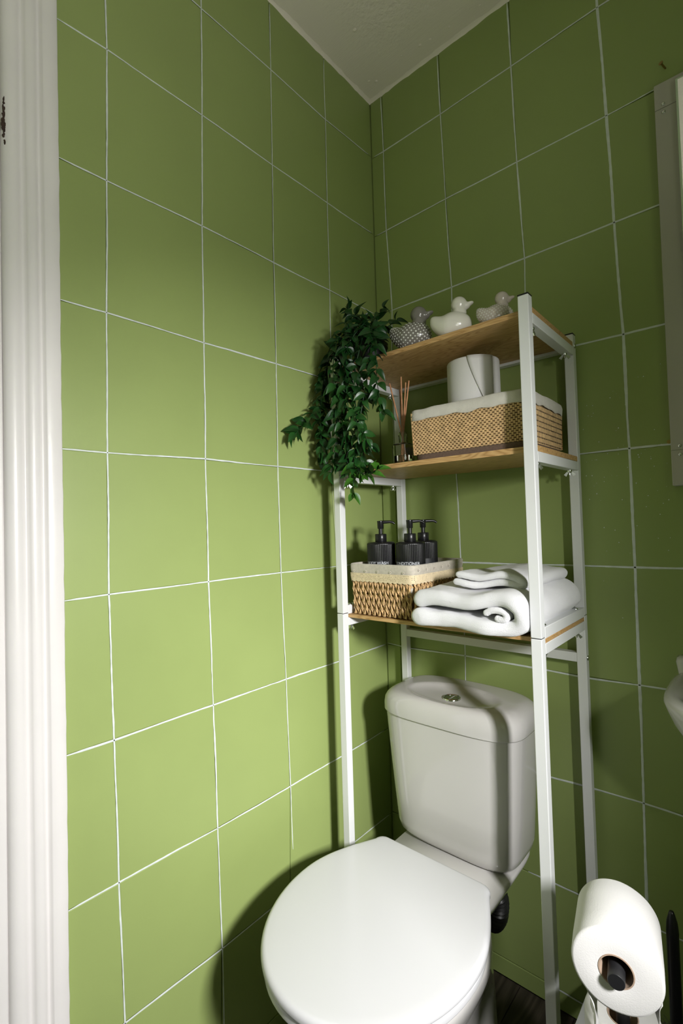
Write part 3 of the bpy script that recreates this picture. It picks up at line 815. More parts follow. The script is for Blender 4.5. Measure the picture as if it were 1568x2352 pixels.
placed.sort(key=lambda e: -e[0] + 2 * e[2].translation.z)      # the outermost leaves first
rest = {0: MB(), 2: MB(), 4: MB()}
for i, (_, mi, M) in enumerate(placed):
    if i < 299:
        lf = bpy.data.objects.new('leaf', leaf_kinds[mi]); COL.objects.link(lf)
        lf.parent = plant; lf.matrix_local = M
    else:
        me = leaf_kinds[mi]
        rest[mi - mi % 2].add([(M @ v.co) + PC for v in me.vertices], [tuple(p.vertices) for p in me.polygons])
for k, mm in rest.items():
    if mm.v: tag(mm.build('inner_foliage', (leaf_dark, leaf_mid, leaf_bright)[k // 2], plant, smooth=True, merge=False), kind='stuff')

# ================================================================== reed diffuser (middle shelf)
ZS2 = 1.2972
DC = Vector((0.238, -0.232, ZS2))
dif = empty('reed_diffuser', DC, 'small clear glass reed diffuser with rattan sticks on the middle shelf', 'diffuser')
dr = 0.0205
def sq(z, a, e=7): return superring(DC.x, DC.y, DC.z + z, a, a, 40, e)
MB().loft([sq(0, dr*0.94), sq(0.002, dr), sq(0.046, dr), sq(0.050, dr*0.9), sq(0.0525, dr*0.55, 3), sq(0.054, 0.0095, 2), sq(0.074, 0.0095, 2), sq(0.069, 0.0108, 2), sq(0.073, 0.0108, 2),
           sq(0.079, 0.0075, 2), sq(0.054, 0.0075, 2), sq(0.050, dr*0.6, 3), sq(0.047, dr - 0.0028), sq(0.006, dr - 0.0028), sq(0.0055, dr*0.7)]).build('glass_bottle', glass, dif, smooth=True, angle=60)
MB().loft([sq(0.0062, dr - 0.0032), sq(0.022, dr - 0.0032)]).build('oil', oil, dif, smooth=True, angle=40)
MB().box((DC.x - 0.0165, DC.y + dr + 0.0001, DC.z + 0.005), (DC.x + 0.0165, DC.y + dr + 0.0006, DC.z + 0.041)).build('label', paper_label, dif)
for bx, by, tx, ty, L in ((-.008, .004, -.036, .004, .205), (-.004, -.006, .002, -.002, .212), (.002, .006, .006, .010, .19), (.006, -.003, .020, .004, .20), (.009, .003, .016, -.004, .195), (.0, .0, -.008, .006, .185)):
    top_ = DC + Vector((tx, ty, L)); mid = DC + Vector((tx * 0.09, ty * 0.09, 0.077))
    dn = (mid - top_) / (top_.z - mid.z)
    p0 = mid + dn * 0.0690
    p0.x = DC.x + max(-0.012, min(0.012, p0.x - DC.x + bx * 0.4))
    MB().tube([p0, mid, top_], 0.0018, 8).build('reed', reed_mat, dif, smooth=True)

# ================================================================== bamboo basket with cotton liner (middle shelf)
BX0, BX1, BY0, BY1 = 0.286, 0.548, -0.268, -0.052
BZ0, BZ1 = ZS2, 1.4075
bb = empty('bamboo_basket', ((BX0+BX1)/2, (BY0+BY1)/2, BZ0), 'woven bamboo storage basket with pale cotton liner and brown base band', 'basket')
FL = 0.012                                      # walls lean outwards by this much
def bcorner(t):                                 # rectangle at height t (0..1)
    g = FL * (t - 1) * 0.5
    return BX0 - g, BX1 + g, BY0 - g, BY1 + g
inner = MB()
r = []
for t, ins in ((0, 0.004), (1, 0.004)):
    a, b, c, d = bcorner(t)
    r.append([Vector((x, y, BZ0 + 0.001 + (BZ1 - BZ0 - 0.001) * t)) for x, y in ((a+ins, c+ins), (b-ins, c+ins), (b-ins, d-ins), (a+ins, d-ins))])
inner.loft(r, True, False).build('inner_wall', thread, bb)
weave = MB(); stitch = MB()
def side(p0, p1, nrm, ncol, stagger):
    """vertical bamboo slats from p0 to p1 with dark stitches"""
    p0 = Vector(p0); p1 = Vector(p1); d = (p1 - p0); u = d.normalized(); w = d.length / ncol
    nrm = Vector(nrm); hgt = BZ1 - BZ0
    lean = nrm * (FL * 0.5)
    for i in range(ncol):
        c = p0 + d * ((i + 0.5) / ncol); hw = w * (0.475 if stagger else 0.485)
        dz = random.uniform(-0.0002, 0.0002)
        def P(s, t, o): return c + u * s + Vector((0, 0, hgt * t)) - lean * (1 - t) + nrm * o
        nrow = 11
        t0 = 0.13
        if stagger:
            h = (1 - t0) / nrow
            off = (0.5 if i % 2 else 0.0)
            k = -1
            while k < nrow:
                a = t0 + (k + off) * h; b = a + h; a2, b2 = max(a + 0.006, t0), min(b - 0.006, 1.0)
                if b2 - a2 > 0.02:
                    bulge = 0.0016
                    weave.add([P(-hw, a2, 0), P(hw, a2, 0), P(hw, b2, 0), P(-hw, b2, 0), P(-hw*.8, a2 + .012, bulge + dz), P(hw*.8, a2 + .012, bulge + dz), P(hw*.8, b2 - .012, bulge + dz), P(-hw*.8, b2 - .012, bulge + dz)],
                              [(4, 5, 6, 7), (0, 1, 5, 4), (1, 2, 6, 5), (2, 3, 7, 6), (3, 0, 4, 7)])
                k += 1
        else:
            weave.add([P(-hw, t0, 0), P(hw, t0, 0), P(hw, 1, 0), P(-hw, 1, 0), P(-hw*.85, t0, .0012 + dz), P(hw*.85, t0, .0012 + dz), P(hw*.85, 1, .0012 + dz), P(-hw*.85, 1, .0012 + dz)],
                      [(4, 5, 6, 7), (0, 1, 5, 4), (1, 2, 6, 5), (2, 3, 7, 6), (3, 0, 4, 7)])
            for k in range(9):
                t = t0 + 0.02 + (1 - t0) * k / 9
                stitch.add([P(-w*.17, t, .0019), P(w*.17, t, .0019), P(w*.17, t + .020, .0019), P(-w*.17, t + .020, .0019), P(-w*.17, t, .0005), P(w*.17, t, .0005), P(w*.17, t + .020, .0005), P(-w*.17, t + .020, .0005)],
                           [(0, 1, 2, 3), (0, 4, 5, 1), (1, 5, 6, 2), (2, 6, 7, 3), (3, 7, 4, 0)])
side((BX0, BY0, BZ0), (BX1, BY0, BZ0), (0, -1, 0), 56, True)
side((BX1, BY0, BZ0), (BX1, BY1, BZ0), (1, 0, 0), 40, False)
side((BX1, BY1, BZ0), (BX0, BY1, BZ0), (0, 1, 0), 56, True)
side((BX0, BY1, BZ0), (BX0, BY0, BZ0), (-1, 0, 0), 40, False)
tag(weave.build('bamboo_weave', bamboo, bb, merge=False), kind='stuff')
tag(stitch.build('stitching', thread, bb, merge=False), kind='stuff')
def band_ring(z, g, e=16):
    a, b, c, d = bcorner((z - BZ0) / (BZ1 - BZ0))
    return superring((a+b)/2, (c+d)/2, z, (b-a)/2 + g, (d-c)/2 + g, 96, e)
MB().loft([band_ring(BZ0, 0.000), band_ring(BZ0 + 0.001, 0.0024), band_ring(BZ0 + 0.0125, 0.0026), band_ring(BZ0 + 0.0140, 0.0015)], True, False).build('base_band', brown_band, bb, smooth=True, angle=50)
# liner: cloth folded over the rim with a wavy hem
def liner_rings():
    out = []
    n = 160
    def ring(z, g, wav, ph):
        rr = superring((BX0+BX1)/2, (BY0+BY1)/2, z, (BX1-BX0)/2 + g, (BY1-BY0)/2 + g, n, 14)
        for i, p in enumerate(rr):
            w = noise.noise(Vector((p.x * 28 + ph, p.y * 28, 1.3)))
            w2 = noise.noise(Vector((p.x * 90 + ph, p.y * 90, 4.3)))
            c = Vector(((BX0+BX1)/2, (BY0+BY1)/2, p.z)); dirn = (p - c).normalized()
            p += dirn * (w * 0.0022 + w2 * 0.0009) * (1 if wav else 0.4)
            p.z += (w * 0.0045 + w2 * 0.0012) if wav else w * 0.002
        return rr
    out.append(ring(BZ1 - 0.020, 0.0026, True, 0)); out.append(ring(BZ1 - 0.0185, 0.0048, True, 0))
    out.append(ring(BZ1 - 0.006, 0.0052, False, 2)); out.append(ring(BZ1 + 0.0035, 0.0040, False, 3)); out.append(ring(BZ1 + 0.0060, 0.0005, False, 3))
    out.append(ring(BZ1 + 0.0045, -0.005, False, 3)); out.append(ring(BZ1 - 0.002, -0.010, False, 5)); out.append(ring(BZ1 - 0.004, -0.03, False, 5)); out.append(ring(BZ1 - 0.003, -0.07, False, 6))
    return out
MB().loft(liner_rings(), False, True).build('liner', liner_cloth, bb, smooth=True, angle=80)

# ================================================================== toilet rolls
def roll(name, loc, r, h, label, group, tail=None, rot=None, flap=None):
    t = empty(name, loc, label, 'toilet roll', group)
    n = 72; ri = 0.021
    prof = [(ri, 0.0), (r * 0.5, -0.0004), (r - 0.004, 0.0), (r - 0.001, 0.001), (r, 0.004), (r + 0.0006, h * 0.3), (r + 0.0003, h * 0.7), (r, h - 0.004), (r - 0.001, h - 0.001), (r - 0.004, h), (r * 0.5, h + 0.0004), (ri, h)]
    rings = []
    for rr, z in prof:
        ring = []
        for j in range(n):
            a = 2*math.pi*j/n
            w = 1 + (0.012 * noise.noise(Vector((math.cos(a)*1.4, math.sin(a)*1.4, z*8 + r*50))) if rr > r * 0.6 else 0)
            ring.append(Vector((rr * w * math.cos(a), rr * w * math.sin(a), z)))
        rings.append(ring)
    rings.append(rings[0])
    MB().loft(rings, False, False).build('paper_body', paper, t, smooth=True, local=True, merge=True, angle=70)
    MB().loft([[Vector((q * math.cos(2*math.pi*j/32), q * math.sin(2*math.pi*j/32), z)) for j in range(32)] for q, z in ((ri + .0004, -.0008), (ri + .0004, h + .0008), (ri - .0012, h + .0008), (ri - .0012, -.0008), (ri + .0004, -.0008))], False, False).build('core_tube', cardboard, t, smooth=True, local=True, angle=50)
    if flap: flap(t, r, h)
    if rot is not None: t.rotation_mode = 'QUATERNION'; t.rotation_quaternion = rot
    return t

def loose_flap(t, r, h):
    """triangular folded end of the sheet on the side of the roll"""
    a0 = math.radians(-64)
    def P(s, z, o):
        a = a0 + s / r; return Vector(((r + o) * math.cos(a), (r + o) * math.sin(a), z))
    m = MB(); n = 10; vs = []; fs = []
    for i in range(n + 1):
        v = i / n; z = h * (1.0 - v) * 0.985 + 0.001
        s0 = -0.012 + 0.034 * v ** 1.3; s1 = 0.045
        for j in range(7):
            u = j / 6; s = s0 + (s1 - s0) * u
            vs.append(P(s, z, 0.0008 + 0.0032 * (1 - u) ** 2 * (0.4 + 0.6 * v)))
    for i in range(n):
        for j in range(6): fs.append((i*7+j, i*7+j+1, (i+1)*7+j+1, (i+1)*7+j))
    o = m.add(vs, fs).build('loose_sheet', paper, t, smooth=True, local=True)
    md = o.modifiers.new('thick', 'SOLIDIFY'); md.thickness = 0.0006; md.offset = 1
roll('toilet_roll', (0.398, -0.178, BZ1 + 0.0062), 0.0575, 0.104, 'toilet roll standing on top of the bamboo basket', 'toilet rolls', flap=loose_flap)

# ================================================================== rope basket (bottom shelf)
ZS3 = 0.9377
RX0, RX1, RY0, RY1 = 0.1005, 0.2900, -0.2855, -0.042
RZ0, RZ1 = ZS3, 1.0625
rb = empty('rope_basket', ((RX0+RX1)/2, (RY0+RY1)/2, RZ0), 'woven seagrass basket with linen and lace rim holding pump bottles', 'basket')
TP_ = 0.010
def rrect(t, g=0.0):
    k = TP_ * (1 - t)
    return RX0 + k*0.6 - g, RX1 - k - g*-1, RY0 + k*0.9 - g, RY1 - k*0.5 + g
def rring(z, g, n=120, e=14):
    a, b, c, d = rrect((z - RZ0) / (RZ1 - RZ0), g)
    return superring((a+b)/2, (c+d)/2, z, (b-a)/2, (d-c)/2, n, e)
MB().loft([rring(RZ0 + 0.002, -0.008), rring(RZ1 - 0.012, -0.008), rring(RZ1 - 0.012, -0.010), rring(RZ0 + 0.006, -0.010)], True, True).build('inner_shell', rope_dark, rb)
ZR = RZ1 - 0.036                                # rope wall reaches up to the lace
def strand(p, nrm, u, k, ph):
    """one upright twisted rope, bulging over and under the three weft tiers"""
    n = 22; paths = ([], [])
    for i in range(n + 1):
        t = i / n; z = RZ0 + 0.003 + (ZR + 0.006 - RZ0) * t
        bulge = 0.0022 * math.cos(2 * math.pi * (t * 2.9 + 0.5 * k) + ph)
        slant = 0.0011 * math.sin(2 * math.pi * t * 2.9 + ph)
        lean = (1 - (z - RZ0) / (RZ1 - RZ0)) * TP_
        c = p + u * slant + nrm * (bulge - 0.0026) - nrm * lean * 0.8
        c.z = z
        for s in (0, 1):
            a = t * 19 + s * math.pi + ph
            paths[s].append(c + u * (0.00165 * math.cos(a)) + nrm * (0.0013 * math.sin(a)))
    m = MB()
    for s in (0, 1): m.tube(paths[s], 0.0019, 5)
    return m
def rope_side(p0, p1, nrm, ncol):
    p0 = Vector(p0); p1 = Vector(p1); d = p1 - p0; u = d.normalized(); nrm = Vector(nrm)
    for i in range(ncol):
        p = p0 + d * ((i + 0.5) / ncol)
        strand(p, nrm, u, i % 2, random.uniform(-0.35, 0.35)).build('rope_strand', rope_mat, rb, smooth=True, merge=False)
rope_side((RX0 + 0.008, RY0, 0), (RX1 - 0.011, RY0, 0), (0, -1, 0), 23)
rope_side((RX1, RY0 + 0.011, 0), (RX1, RY1 - 0.008, 0), (1, 0, 0), 27)
rope_side((RX0, RY1 - 0.008, 0), (RX0, RY0 + 0.008, 0), (-1, 0, 0), 20)
rope_side((RX1 - 0.008, RY1, 0), (RX0 + 0.008, RY1, 0), (0, 1, 0), 16)
for z in (RZ0 + 0.022, RZ0 + 0.048, RZ0 + 0.075):
    rg = rring(z, -0.0060, 64); rg.append(rg[0])
    MB().tube(rg, 0.0026, 6).build('weft_rope', rope_mat, rb, smooth=True)
# linen cuff, with lace hanging below it
def wob(rr, amp, ph):
    c = Vector(((RX0+RX1)/2, (RY0+RY1)/2, 0))
    for p in rr:
        d = Vector((p.x - c.x, p.y - c.y, 0)).normalized(); p += d * amp * noise.noise(Vector((p.x * 30, p.y * 30, ph)))
    return rr
MB().loft([wob(rring(RZ1 - 0.0235, 0.0012), .0008, 1), wob(rring(RZ1 - 0.014, 0.0022), .0016, 2), wob(rring(RZ1 - 0.002, 0.0020), .0016, 3), wob(rring(RZ1, 0.0008), .001, 3), wob(rring(RZ1 + 0.0008, -0.0012), .001, 3), wob(rring(RZ1 - 0.001, -0.0028), .001, 4), wob(rring(RZ1 - 0.05, -0.0065), .002, 5), rring(RZ0 + 0.008, -0.0105), rring(RZ0 + 0.0062, -0.03)], False, True).build('linen_cuff', linen, rb, smooth=True, angle=75)
lace_mat = mat('cream_lace', (0.72, 0.60, 0.40), 0.9, spec=0.1, var=0.08, vscale=160, bump=0.8, bscale=800, bdist=0.001)
def lace_holes(m):
    nt = m.node_tree; b = nt.nodes['Principled BSDF']
    tc = nt.nodes.new('ShaderNodeTexCoord'); v = nt.nodes.new('ShaderNodeTexVoronoi'); v.inputs['Scale'].default_value = 260; v.inputs['Randomness'].default_value = 0.25
    nt.links.new(tc.outputs['Object'], v.inputs['Vector'])
    mr = nt.nodes.new('ShaderNodeMapRange'); mr.inputs['From Min'].default_value = 0.16; mr.inputs['From Max'].default_value = 0.24
    nt.links.new(v.outputs['Distance'], mr.inputs['Value']); nt.links.new(mr.outputs[0], b.inputs['Alpha'])
lace_holes(lace_mat)
n = 480
top_ring = rring(RZ1 - 0.0215, 0.0030, n); low_ring = rring(RZ1 - 0.040, 0.0024, n); mid_ring = rring(RZ1 - 0.031, 0.0034, n)
per = 0.0
for i, p in enumerate(low_ring):
    if i: per += (p - prev).length
    prev = p.copy()
    sc_ = abs(math.sin(per / 0.0135 * math.pi)) ** 0.6
    low_ring[i] = p + Vector((0, 0, -0.0030 * sc_))
MB().loft([top_ring, mid_ring, low_ring], False, False).build('lace_trim', lace_mat, rb, smooth=True, angle=80)
flw = MB(); flc = MB()
def flower(p, u, nrm, r):
    w = Vector((0, 0, 1)); m = []
    for k in range(6):
        a = k * math.pi / 3
        d = u * math.cos(a) + w * math.sin(a); e = -u * math.sin(a) + w * math.cos(a)
        flw.add([p + d * r * .25, p + d * r * .7 + e * r * .24, p + d * r, p + d * r * .7 - e * r * .24], [(0, 1, 2, 3)] if nrm.dot(u.cross(w)) < 0 else [(3, 2, 1, 0)])
    flc.add([p + nrm * .0002 + (u * math.cos(t) + w * math.sin(t)) * r * .28 for t in [k * math.pi / 3 for k in range(6)]], [tuple(range(6))])
for i in range(5):
    flower(Vector((RX0 + 0.022 + i * 0.036, RY0 - 0.0042, RZ1 - 0.0165)), Vector((1, 0, 0)), Vector((0, -1, 0)), 0.0034)
for i in range(7):
    flower(Vector((RX1 + 0.0042, RY0 + 0.018 + i * 0.034, RZ1 - 0.011)), Vector((0, 1, 0)), Vector((1, 0, 0)), 0.0034)
tag(flw.build('printed_petals', mat('petal_print', (0.78, 0.74, 0.66), 0.9), rb, merge=False), kind='stuff')
tag(flc.build('printed_flower_centres', mat('flower_centre_print', (0.20, 0.03, 0.03), 0.9), rb, merge=False), kind='stuff')

# ================================================================== pump bottles in the rope basket
def text_on_cylinder(txt, r, size, zc, az, parent, name='lettering'):
    cu = bpy.data.curves.new(name, 'FONT'); cu.body = txt; cu.size = size; cu.align_x = 'CENTER'; cu.align_y = 'CENTER'; cu.extrude = 0.00008; cu.resolution_u = 3
    tmp = bpy.data.objects.new('tmp_text', cu); COL.objects.link(tmp)
    dg = bpy.context.evaluated_depsgraph_get()
    me = bpy.data.meshes.new_from_object(tmp.evaluated_get(dg))
    bpy.data.objects.remove(tmp); bpy.data.curves.remove(cu)
    for v in me.vertices:
        a = az + v.co.x / r; rr = r + v.co.z
        v.co = Vector((rr * math.cos(a), rr * math.sin(a), zc + v.co.y))
    me.name = name; me.materials.clear(); me.materials.append(print_white)
    o = bpy.data.objects.new(name, me); COL.objects.link(o); o.parent = parent; ORG[o] = org(parent)
    return o
def bottle(loc, txt, az, naz, label):
    t = empty('pump_bottle', loc, label, 'bottle', 'black pump bottles in the rope basket')
    r = 0.0345; hb = 0.168; n = 168
    def ribbed(rr, z, rib=True):
        return [Vector(((rr + (0.0006 * math.cos(j * 2*math.pi*56/n) if rib else 0)) * math.cos(2*math.pi*j/n), (rr + (0.0006 * math.cos(j * 2*math.pi*56/n) if rib else 0)) * math.sin(2*math.pi*j/n), z)) for j in range(n)]
    MB().loft([ribbed(r - .004, 0, False), ribbed(r - .001, .001, False), ribbed(r, .004), ribbed(r, hb - .006), ribbed(r, hb - .005), ribbed(r - .0006, hb - .002, False), ribbed(r - .004, hb, False), ribbed(.014, hb + .0005, False)]).build('body', black_plastic, t, smooth=True, local=True, angle=60)
    MB().lathe([(.0138, hb), (.0145, hb + .001), (.0145, hb + .0185), (.0135, hb + .020), (.0060, hb + .0205)], 40).build('collar', black_plastic, t, smooth=True, local=True)
    MB().lathe([(.0052, hb + .020), (.0052, hb + .034)], 20).build('pump_stem', black_plastic, t, smooth=True, local=True)
    h = MB().lathe([(.0070, hb + .033), (.0076, hb + .034), (.0080, hb + .049), (.0084, hb + .051), (.0082, hb + .0525), (.0060, hb + .0530)], 28)
    d = Vector((math.cos(naz), math.sin(naz), 0))
    zt = hb + .0495
    h.tube([Vector((0, 0, zt)), d * .012 + Vector((0, 0, zt)), d * .024 + Vector((0, 0, zt + .0004)), d * .031 + Vector((0, 0, zt - .0014)), d * .0355 + Vector((0, 0, zt - .0050))], [.0042, .0040, .0034, .0030, .0026], 12)
    h.build('pump_head', black_plastic, t, smooth=True, local=True, merge=False)
    # smooth label patch wrapped on the ribs
    vs = []; fs = []; na, nzz = 24, 10; half, z0, z1, rc = 0.56, 0.055, 0.1235, 0.006
    for i in range(nzz + 1):
        for j in range(na + 1):
            z = z0 + (z1 - z0) * i / nzz; u = -1 + 2 * j / na
            lim = half
            dz = min(z - z0, z1 - z)
            if dz < rc: lim = half - (rc - math.sqrt(max(0, rc*rc - (rc - dz)**2))) / r
            a = az + u * lim; vs.append(((r + .0011) * math.cos(a), (r + .0011) * math.sin(a), z))
    for i in range(nzz):
        for j in range(na): fs.append((i*(na+1)+j, i*(na+1)+j+1, (i+1)*(na+1)+j+1, (i+1)*(na+1)+j))
    lb = MB().add(vs, fs).build('label', label_black, t, smooth=True, local=True)
    if txt: text_on_cylinder(txt, r + .0013, 0.0100, 0.1172, az, lb)
    return t
ZB = RZ0 + 0.0075
to_cam = lambda x, y: math.atan2(-1.21 - y, 0.892 - x)
bottle((0.1545, -0.2200, ZB), 'BODY WASH', to_cam(.1545, -.22) - 0.34, math.radians(38), 'black ribbed pump bottle reading BODY WASH, left in the rope basket')
bottle((0.2335, -0.2080, ZB), 'CONDITIONER', to_cam(.2335, -.208) - 0.34, math.radians(46), 'black ribbed pump bottle reading CONDITIONER, front right in the rope basket')
bottle((0.2180, -0.1230, ZB), None, to_cam(.223, -.13) + 0.30, math.radians(40), 'black ribbed pump bottle half hidden behind the CONDITIONER bottle')

# ================================================================== towels (bottom shelf)
def towel(name, path, thick, y0, y1, seed, skew=None, amp=0.004, label=None, parent=None, t_end=None):
    """a folded towel: the folded centre line in x-z swept along y, thick soft rounded edges"""
    path = catmull([Vector((x, 0, z)) for x, z in path], 9)
    S_ = [0.0]
    for a, b in zip(path[:-1], path[1:]): S_.append(S_[-1] + (b - a).length)
    T_ = S_[-1]; ny = 40; te = (t_end or thick) * 0.5
    ends_ = [f * te for f in (0, .02, .07, .16, .30, .48, .72)]
    mid_ = [te + (T_ - 2 * te) * i / 90 for i in range(91)]
    want = ends_ + mid_ + [T_ - e for e in reversed(ends_)]
    newp = []; j = 0
    for w_ in want:
        while j < len(S_) - 2 and S_[j + 1] < w_: j += 1
        newp.append(path[j].lerp(path[j + 1], min(1, max(0, (w_ - S_[j]) / (S_[j + 1] - S_[j])))))
    path = newp; S_ = want; n = len(path)
    ysteps = [0, .004, .012, .025, .045] + [.07 + .86 * i / (ny - 10) for i in range(ny - 9)] + [.955, .975, .988, .996, 1]
    def sect(v):
        e = min(v, 1 - v) * (y1 - y0) / (thick * 0.42)
        k = math.sqrt(max(0.0009, 1 - (1 - min(1, e)) ** 2))
        L, Rr_ = [], []
        for i, p in enumerate(path):
            t = (path[min(i+2, n-1)] - path[max(i-2, 0)]).normalized(); nr = Vector((-t.z, 0, t.x))
            de = min(S_[i], T_ - S_[i])
            th = thick if t_end is None else thick + (t_end - thick) * max(0, 1 - de / 0.11)
            ke = math.sqrt(max(0.0004, 1 - (1 - min(1, de / (th * 0.5))) ** 2))
            y = y0 + (y1 - y0) * v
            h = th * 0.5 * k * ke * (1 + 0.13 * noise.noise(Vector((p.x * 24, y * 20, seed + p.z * 30))))
            q = p + Vector((0, y, 0))
            ins_ = (1 - k) * th * 0.55 * max(0.0, 1 - de / (th * 1.1))
            q += t * (ins_ if S_[i] < T_ / 2 else -ins_)
            q.y += amp * 2.2 * noise.noise(Vector((p.x * 16, p.z * 40, seed * 3.1 + (7 if v > 0.5 else 0)))) * (1 - v)
            if skew: q += skew(p, v)
            q.z += amp * 0.8 * noise.noise(Vector((p.x * 14, y * 13, seed * 2.2 + p.z * 24)))
            fz = lambda s: 0.0011 * noise.noise(Vector((p.x * 300 + s, y * 300, p.z * 300 + seed)))
            L.append(q + nr * (h + fz(1) * k)); Rr_.append(q - nr * (h + fz(9) * k))
        return L + list(reversed(Rr_))
    rings = [sect(v) for v in ysteps]
    m = MB(); N2 = 2 * n; last = len(rings) - 1
    m.loft(rings, False, False)
    for base_, flip in ((0, True), (last * N2, False)):
        for i in range(n - 1):
            f = (base_ + i, base_ + i + 1, base_ + N2 - 2 - i, base_ + N2 - 1 - i)
            m.f.append(tuple(reversed(f)) if flip else f)
    for v in m.v:
        v.z = max(v.z, ZS3 + 0.0004)
        if v.z < 0.963 or v.y < -0.279 or v.y > -0.036: v.x = min(v.x, 0.5505)
    if parent: o = m.build(name, terry, parent, smooth=True, angle=180)
    else: o = m.build(name, terry, origin=(0.43, (y0+y1)/2, ZS3), smooth=True, angle=180)
    sb = o.modifiers.new('soft', 'SUBSURF'); sb.levels = 1; sb.render_levels = 1
    if label: tag(o, label, 'towel', 'white folded towels')
    return o
zb = ZS3
lower = towel('folded_towel',
      [(0.299, zb+.0195), (0.33, zb+.0190), (0.38, zb+.0180), (0.44, zb+.0165), (0.495, zb+.0150), (0.520, zb+.0170), (0.5355, zb+.0270), (0.5395, zb+.0410), (0.533, zb+.0545), (0.514, zb+.0640), (0.48, zb+.0655), (0.43, zb+.0625), (0.37, zb+.0590), (0.33, zb+.0575), (0.304, zb+.0570)],
      0.0300, -0.322, -0.056, 3.0, skew=lambda p, v: Vector((0.022 * v * max(0, min(1, (p.x - 0.3) / 0.2)), 0, (0.008 * v if p.z > zb + .03 else 0) + 0.004 * math.sin(p.x * 40) * (1 if p.z > zb + .04 else 0))), amp=0.0045,
      label='thick white terry towel folded double, lying beside the rope basket', t_end=0.037)
towel('rolled_end', [(0.466, zb+.0395), (0.484, zb+.0480), (0.503, zb+.0475), (0.512, zb+.0400), (0.508, zb+.0330), (0.496, zb+.0325), (0.489, zb+.0370)],
      0.0125, -0.319, -0.09, 9.0, amp=0.001, parent=lower)
towel('folded_towel',
      [(0.372, zb+0.0900), (0.41, zb+0.0910), (0.45, zb+0.0920), (0.495, zb+0.0920), (0.519, zb+0.0945), (0.525, zb+0.1005), (0.514, zb+0.1055), (0.48, zb+0.1070), (0.44, zb+0.1060), (0.40, zb+0.1070), (0.378, zb+0.1040)],
      0.0145, -0.262, -0.070, 5.0, skew=lambda p, v: Vector((0.022 * v, 0, 0.004 * v + 0.004 * math.sin(p.x * 55 + v * 2))), amp=0.0050,
      label='thinner white towel lying on top of the folded towel')

# ================================================================== toilet roll stand, rolls on it, brush
AX = Vector((-0.187, 0.982, 0)).normalized()
RC = Vector((0.7150, -0.4840, 0.5580))           # middle of the roll's near face
PB = RC + AX * 0.122
stand = empty('roll_stand', (PB.x, PB.y, 0), 'black freestanding toilet roll stand with pole and arm', 'roll stand')
MB().tube([(PB.x, PB.y, 0.010), (PB.x, PB.y, 0.535), (PB.x, PB.y, 0.5525), (PB.x, PB.y, 0.5580)], [0.0095, 0.0095, 0.0095, 0.007], 24).build('pole', black_matte, stand, smooth=True, angle=50)
AZ = RC.z - 0.0105 + 0.0
arm0 = Vector((PB.x, PB.y, AZ + 0.006)); arm1 = RC - AX * 0.012 + Vector((0, 0, -0.0045))
MB().tube([arm0, arm1 - (arm1 - arm0).normalized() * 0.001, arm1], [0.0105, 0.0105, 0.0098], 28).build('arm', black_matte, stand, smooth=True, angle=50)
MB().lathe([(0.075, 0.0), (0.076, 0.002), (0.076, 0.008), (0.072, 0.0105), (0.002, 0.011)], 48, (PB.x, PB.y, 0)).build('base_disc', black_matte, stand, smooth=True, angle=50)
MB().lathe([(0.0095, 0.290), (0.030, 0.290), (0.031, 0.292), (0.030, 0.294), (0.0095, 0.294)], 32, (PB.x, PB.y, 0)).build('roll_rest', black_matte, stand, smooth=True, angle=50)
zq = AX.to_track_quat('Z', 'Y')
def hanging(t, r, h):
    """sheet end hanging below the roll and the torn corner on the near right"""
    inv = zq.inverted()
    def loc(p): return inv @ Vector(p)
    side_ = AX.cross(Vector((0, 0, 1)))           # to the right seen from the near face
    vs = []; fs = []; n = 14
    for i in range(n + 1):
        v = i / n
        for j in range(7):
            u = j / 6
            d = AX * (0.004 + 0.090 * u)
            sway = 0.007 * math.sin(v * 3.0 + u * 2.0) + 0.005 * math.sin(u * 9 + v * 5) * v
            base = side_ * (-r * 0.80 + 0.016 * v + sway) + Vector((0, 0, -r * 0.52 - 0.085 * v))
            vs.append(loc(d + base))
    for i in range(n):
        for j in range(6): fs.append((i*7+j, i*7+j+1, (i+1)*7+j+1, (i+1)*7+j))
    o = MB().add(vs, fs).build('hanging_sheet', paper, t, smooth=True, local=True)
    md = o.modifiers.new('thick', 'SOLIDIFY'); md.thickness = 0.0006
    vs = []; fs = []
    for i in range(9):
        v = i / 8; a = -0.40 - 0.42 * v
        for j in range(5):
            u = j / 4
            rr = r + 0.0006 + 0.013 * max(0, (v - 0.30) / 0.70) ** 1.3 * (1 - u) ** 1.5
            p = side_ * (rr * math.cos(a)) + Vector((0, 0, rr * math.sin(a))) + AX * (0.0005 + 0.045 * u)
            vs.append(loc(p))
    for i in range(8):
        for j in range(4): fs.append((i*5+j, i*5+j+1, (i+1)*5+j+1, (i+1)*5+j))
    o = MB().add(vs, fs).build('torn_corner', paper, t, smooth=True, local=True)
    md = o.modifiers.new('thick', 'SOLIDIFY'); md.thickness = 0.0005
hung = roll('toilet_roll', RC, 0.0545, 0.104, 'toilet roll hanging on the arm of the black stand', 'toilet rolls', rot=zq, flap=hanging)
roll('toilet_roll', (PB.x, PB.y, 0.2945), 0.0530, 0.103, 'spare toilet roll threaded low on the pole of the black stand', 'toilet rolls')

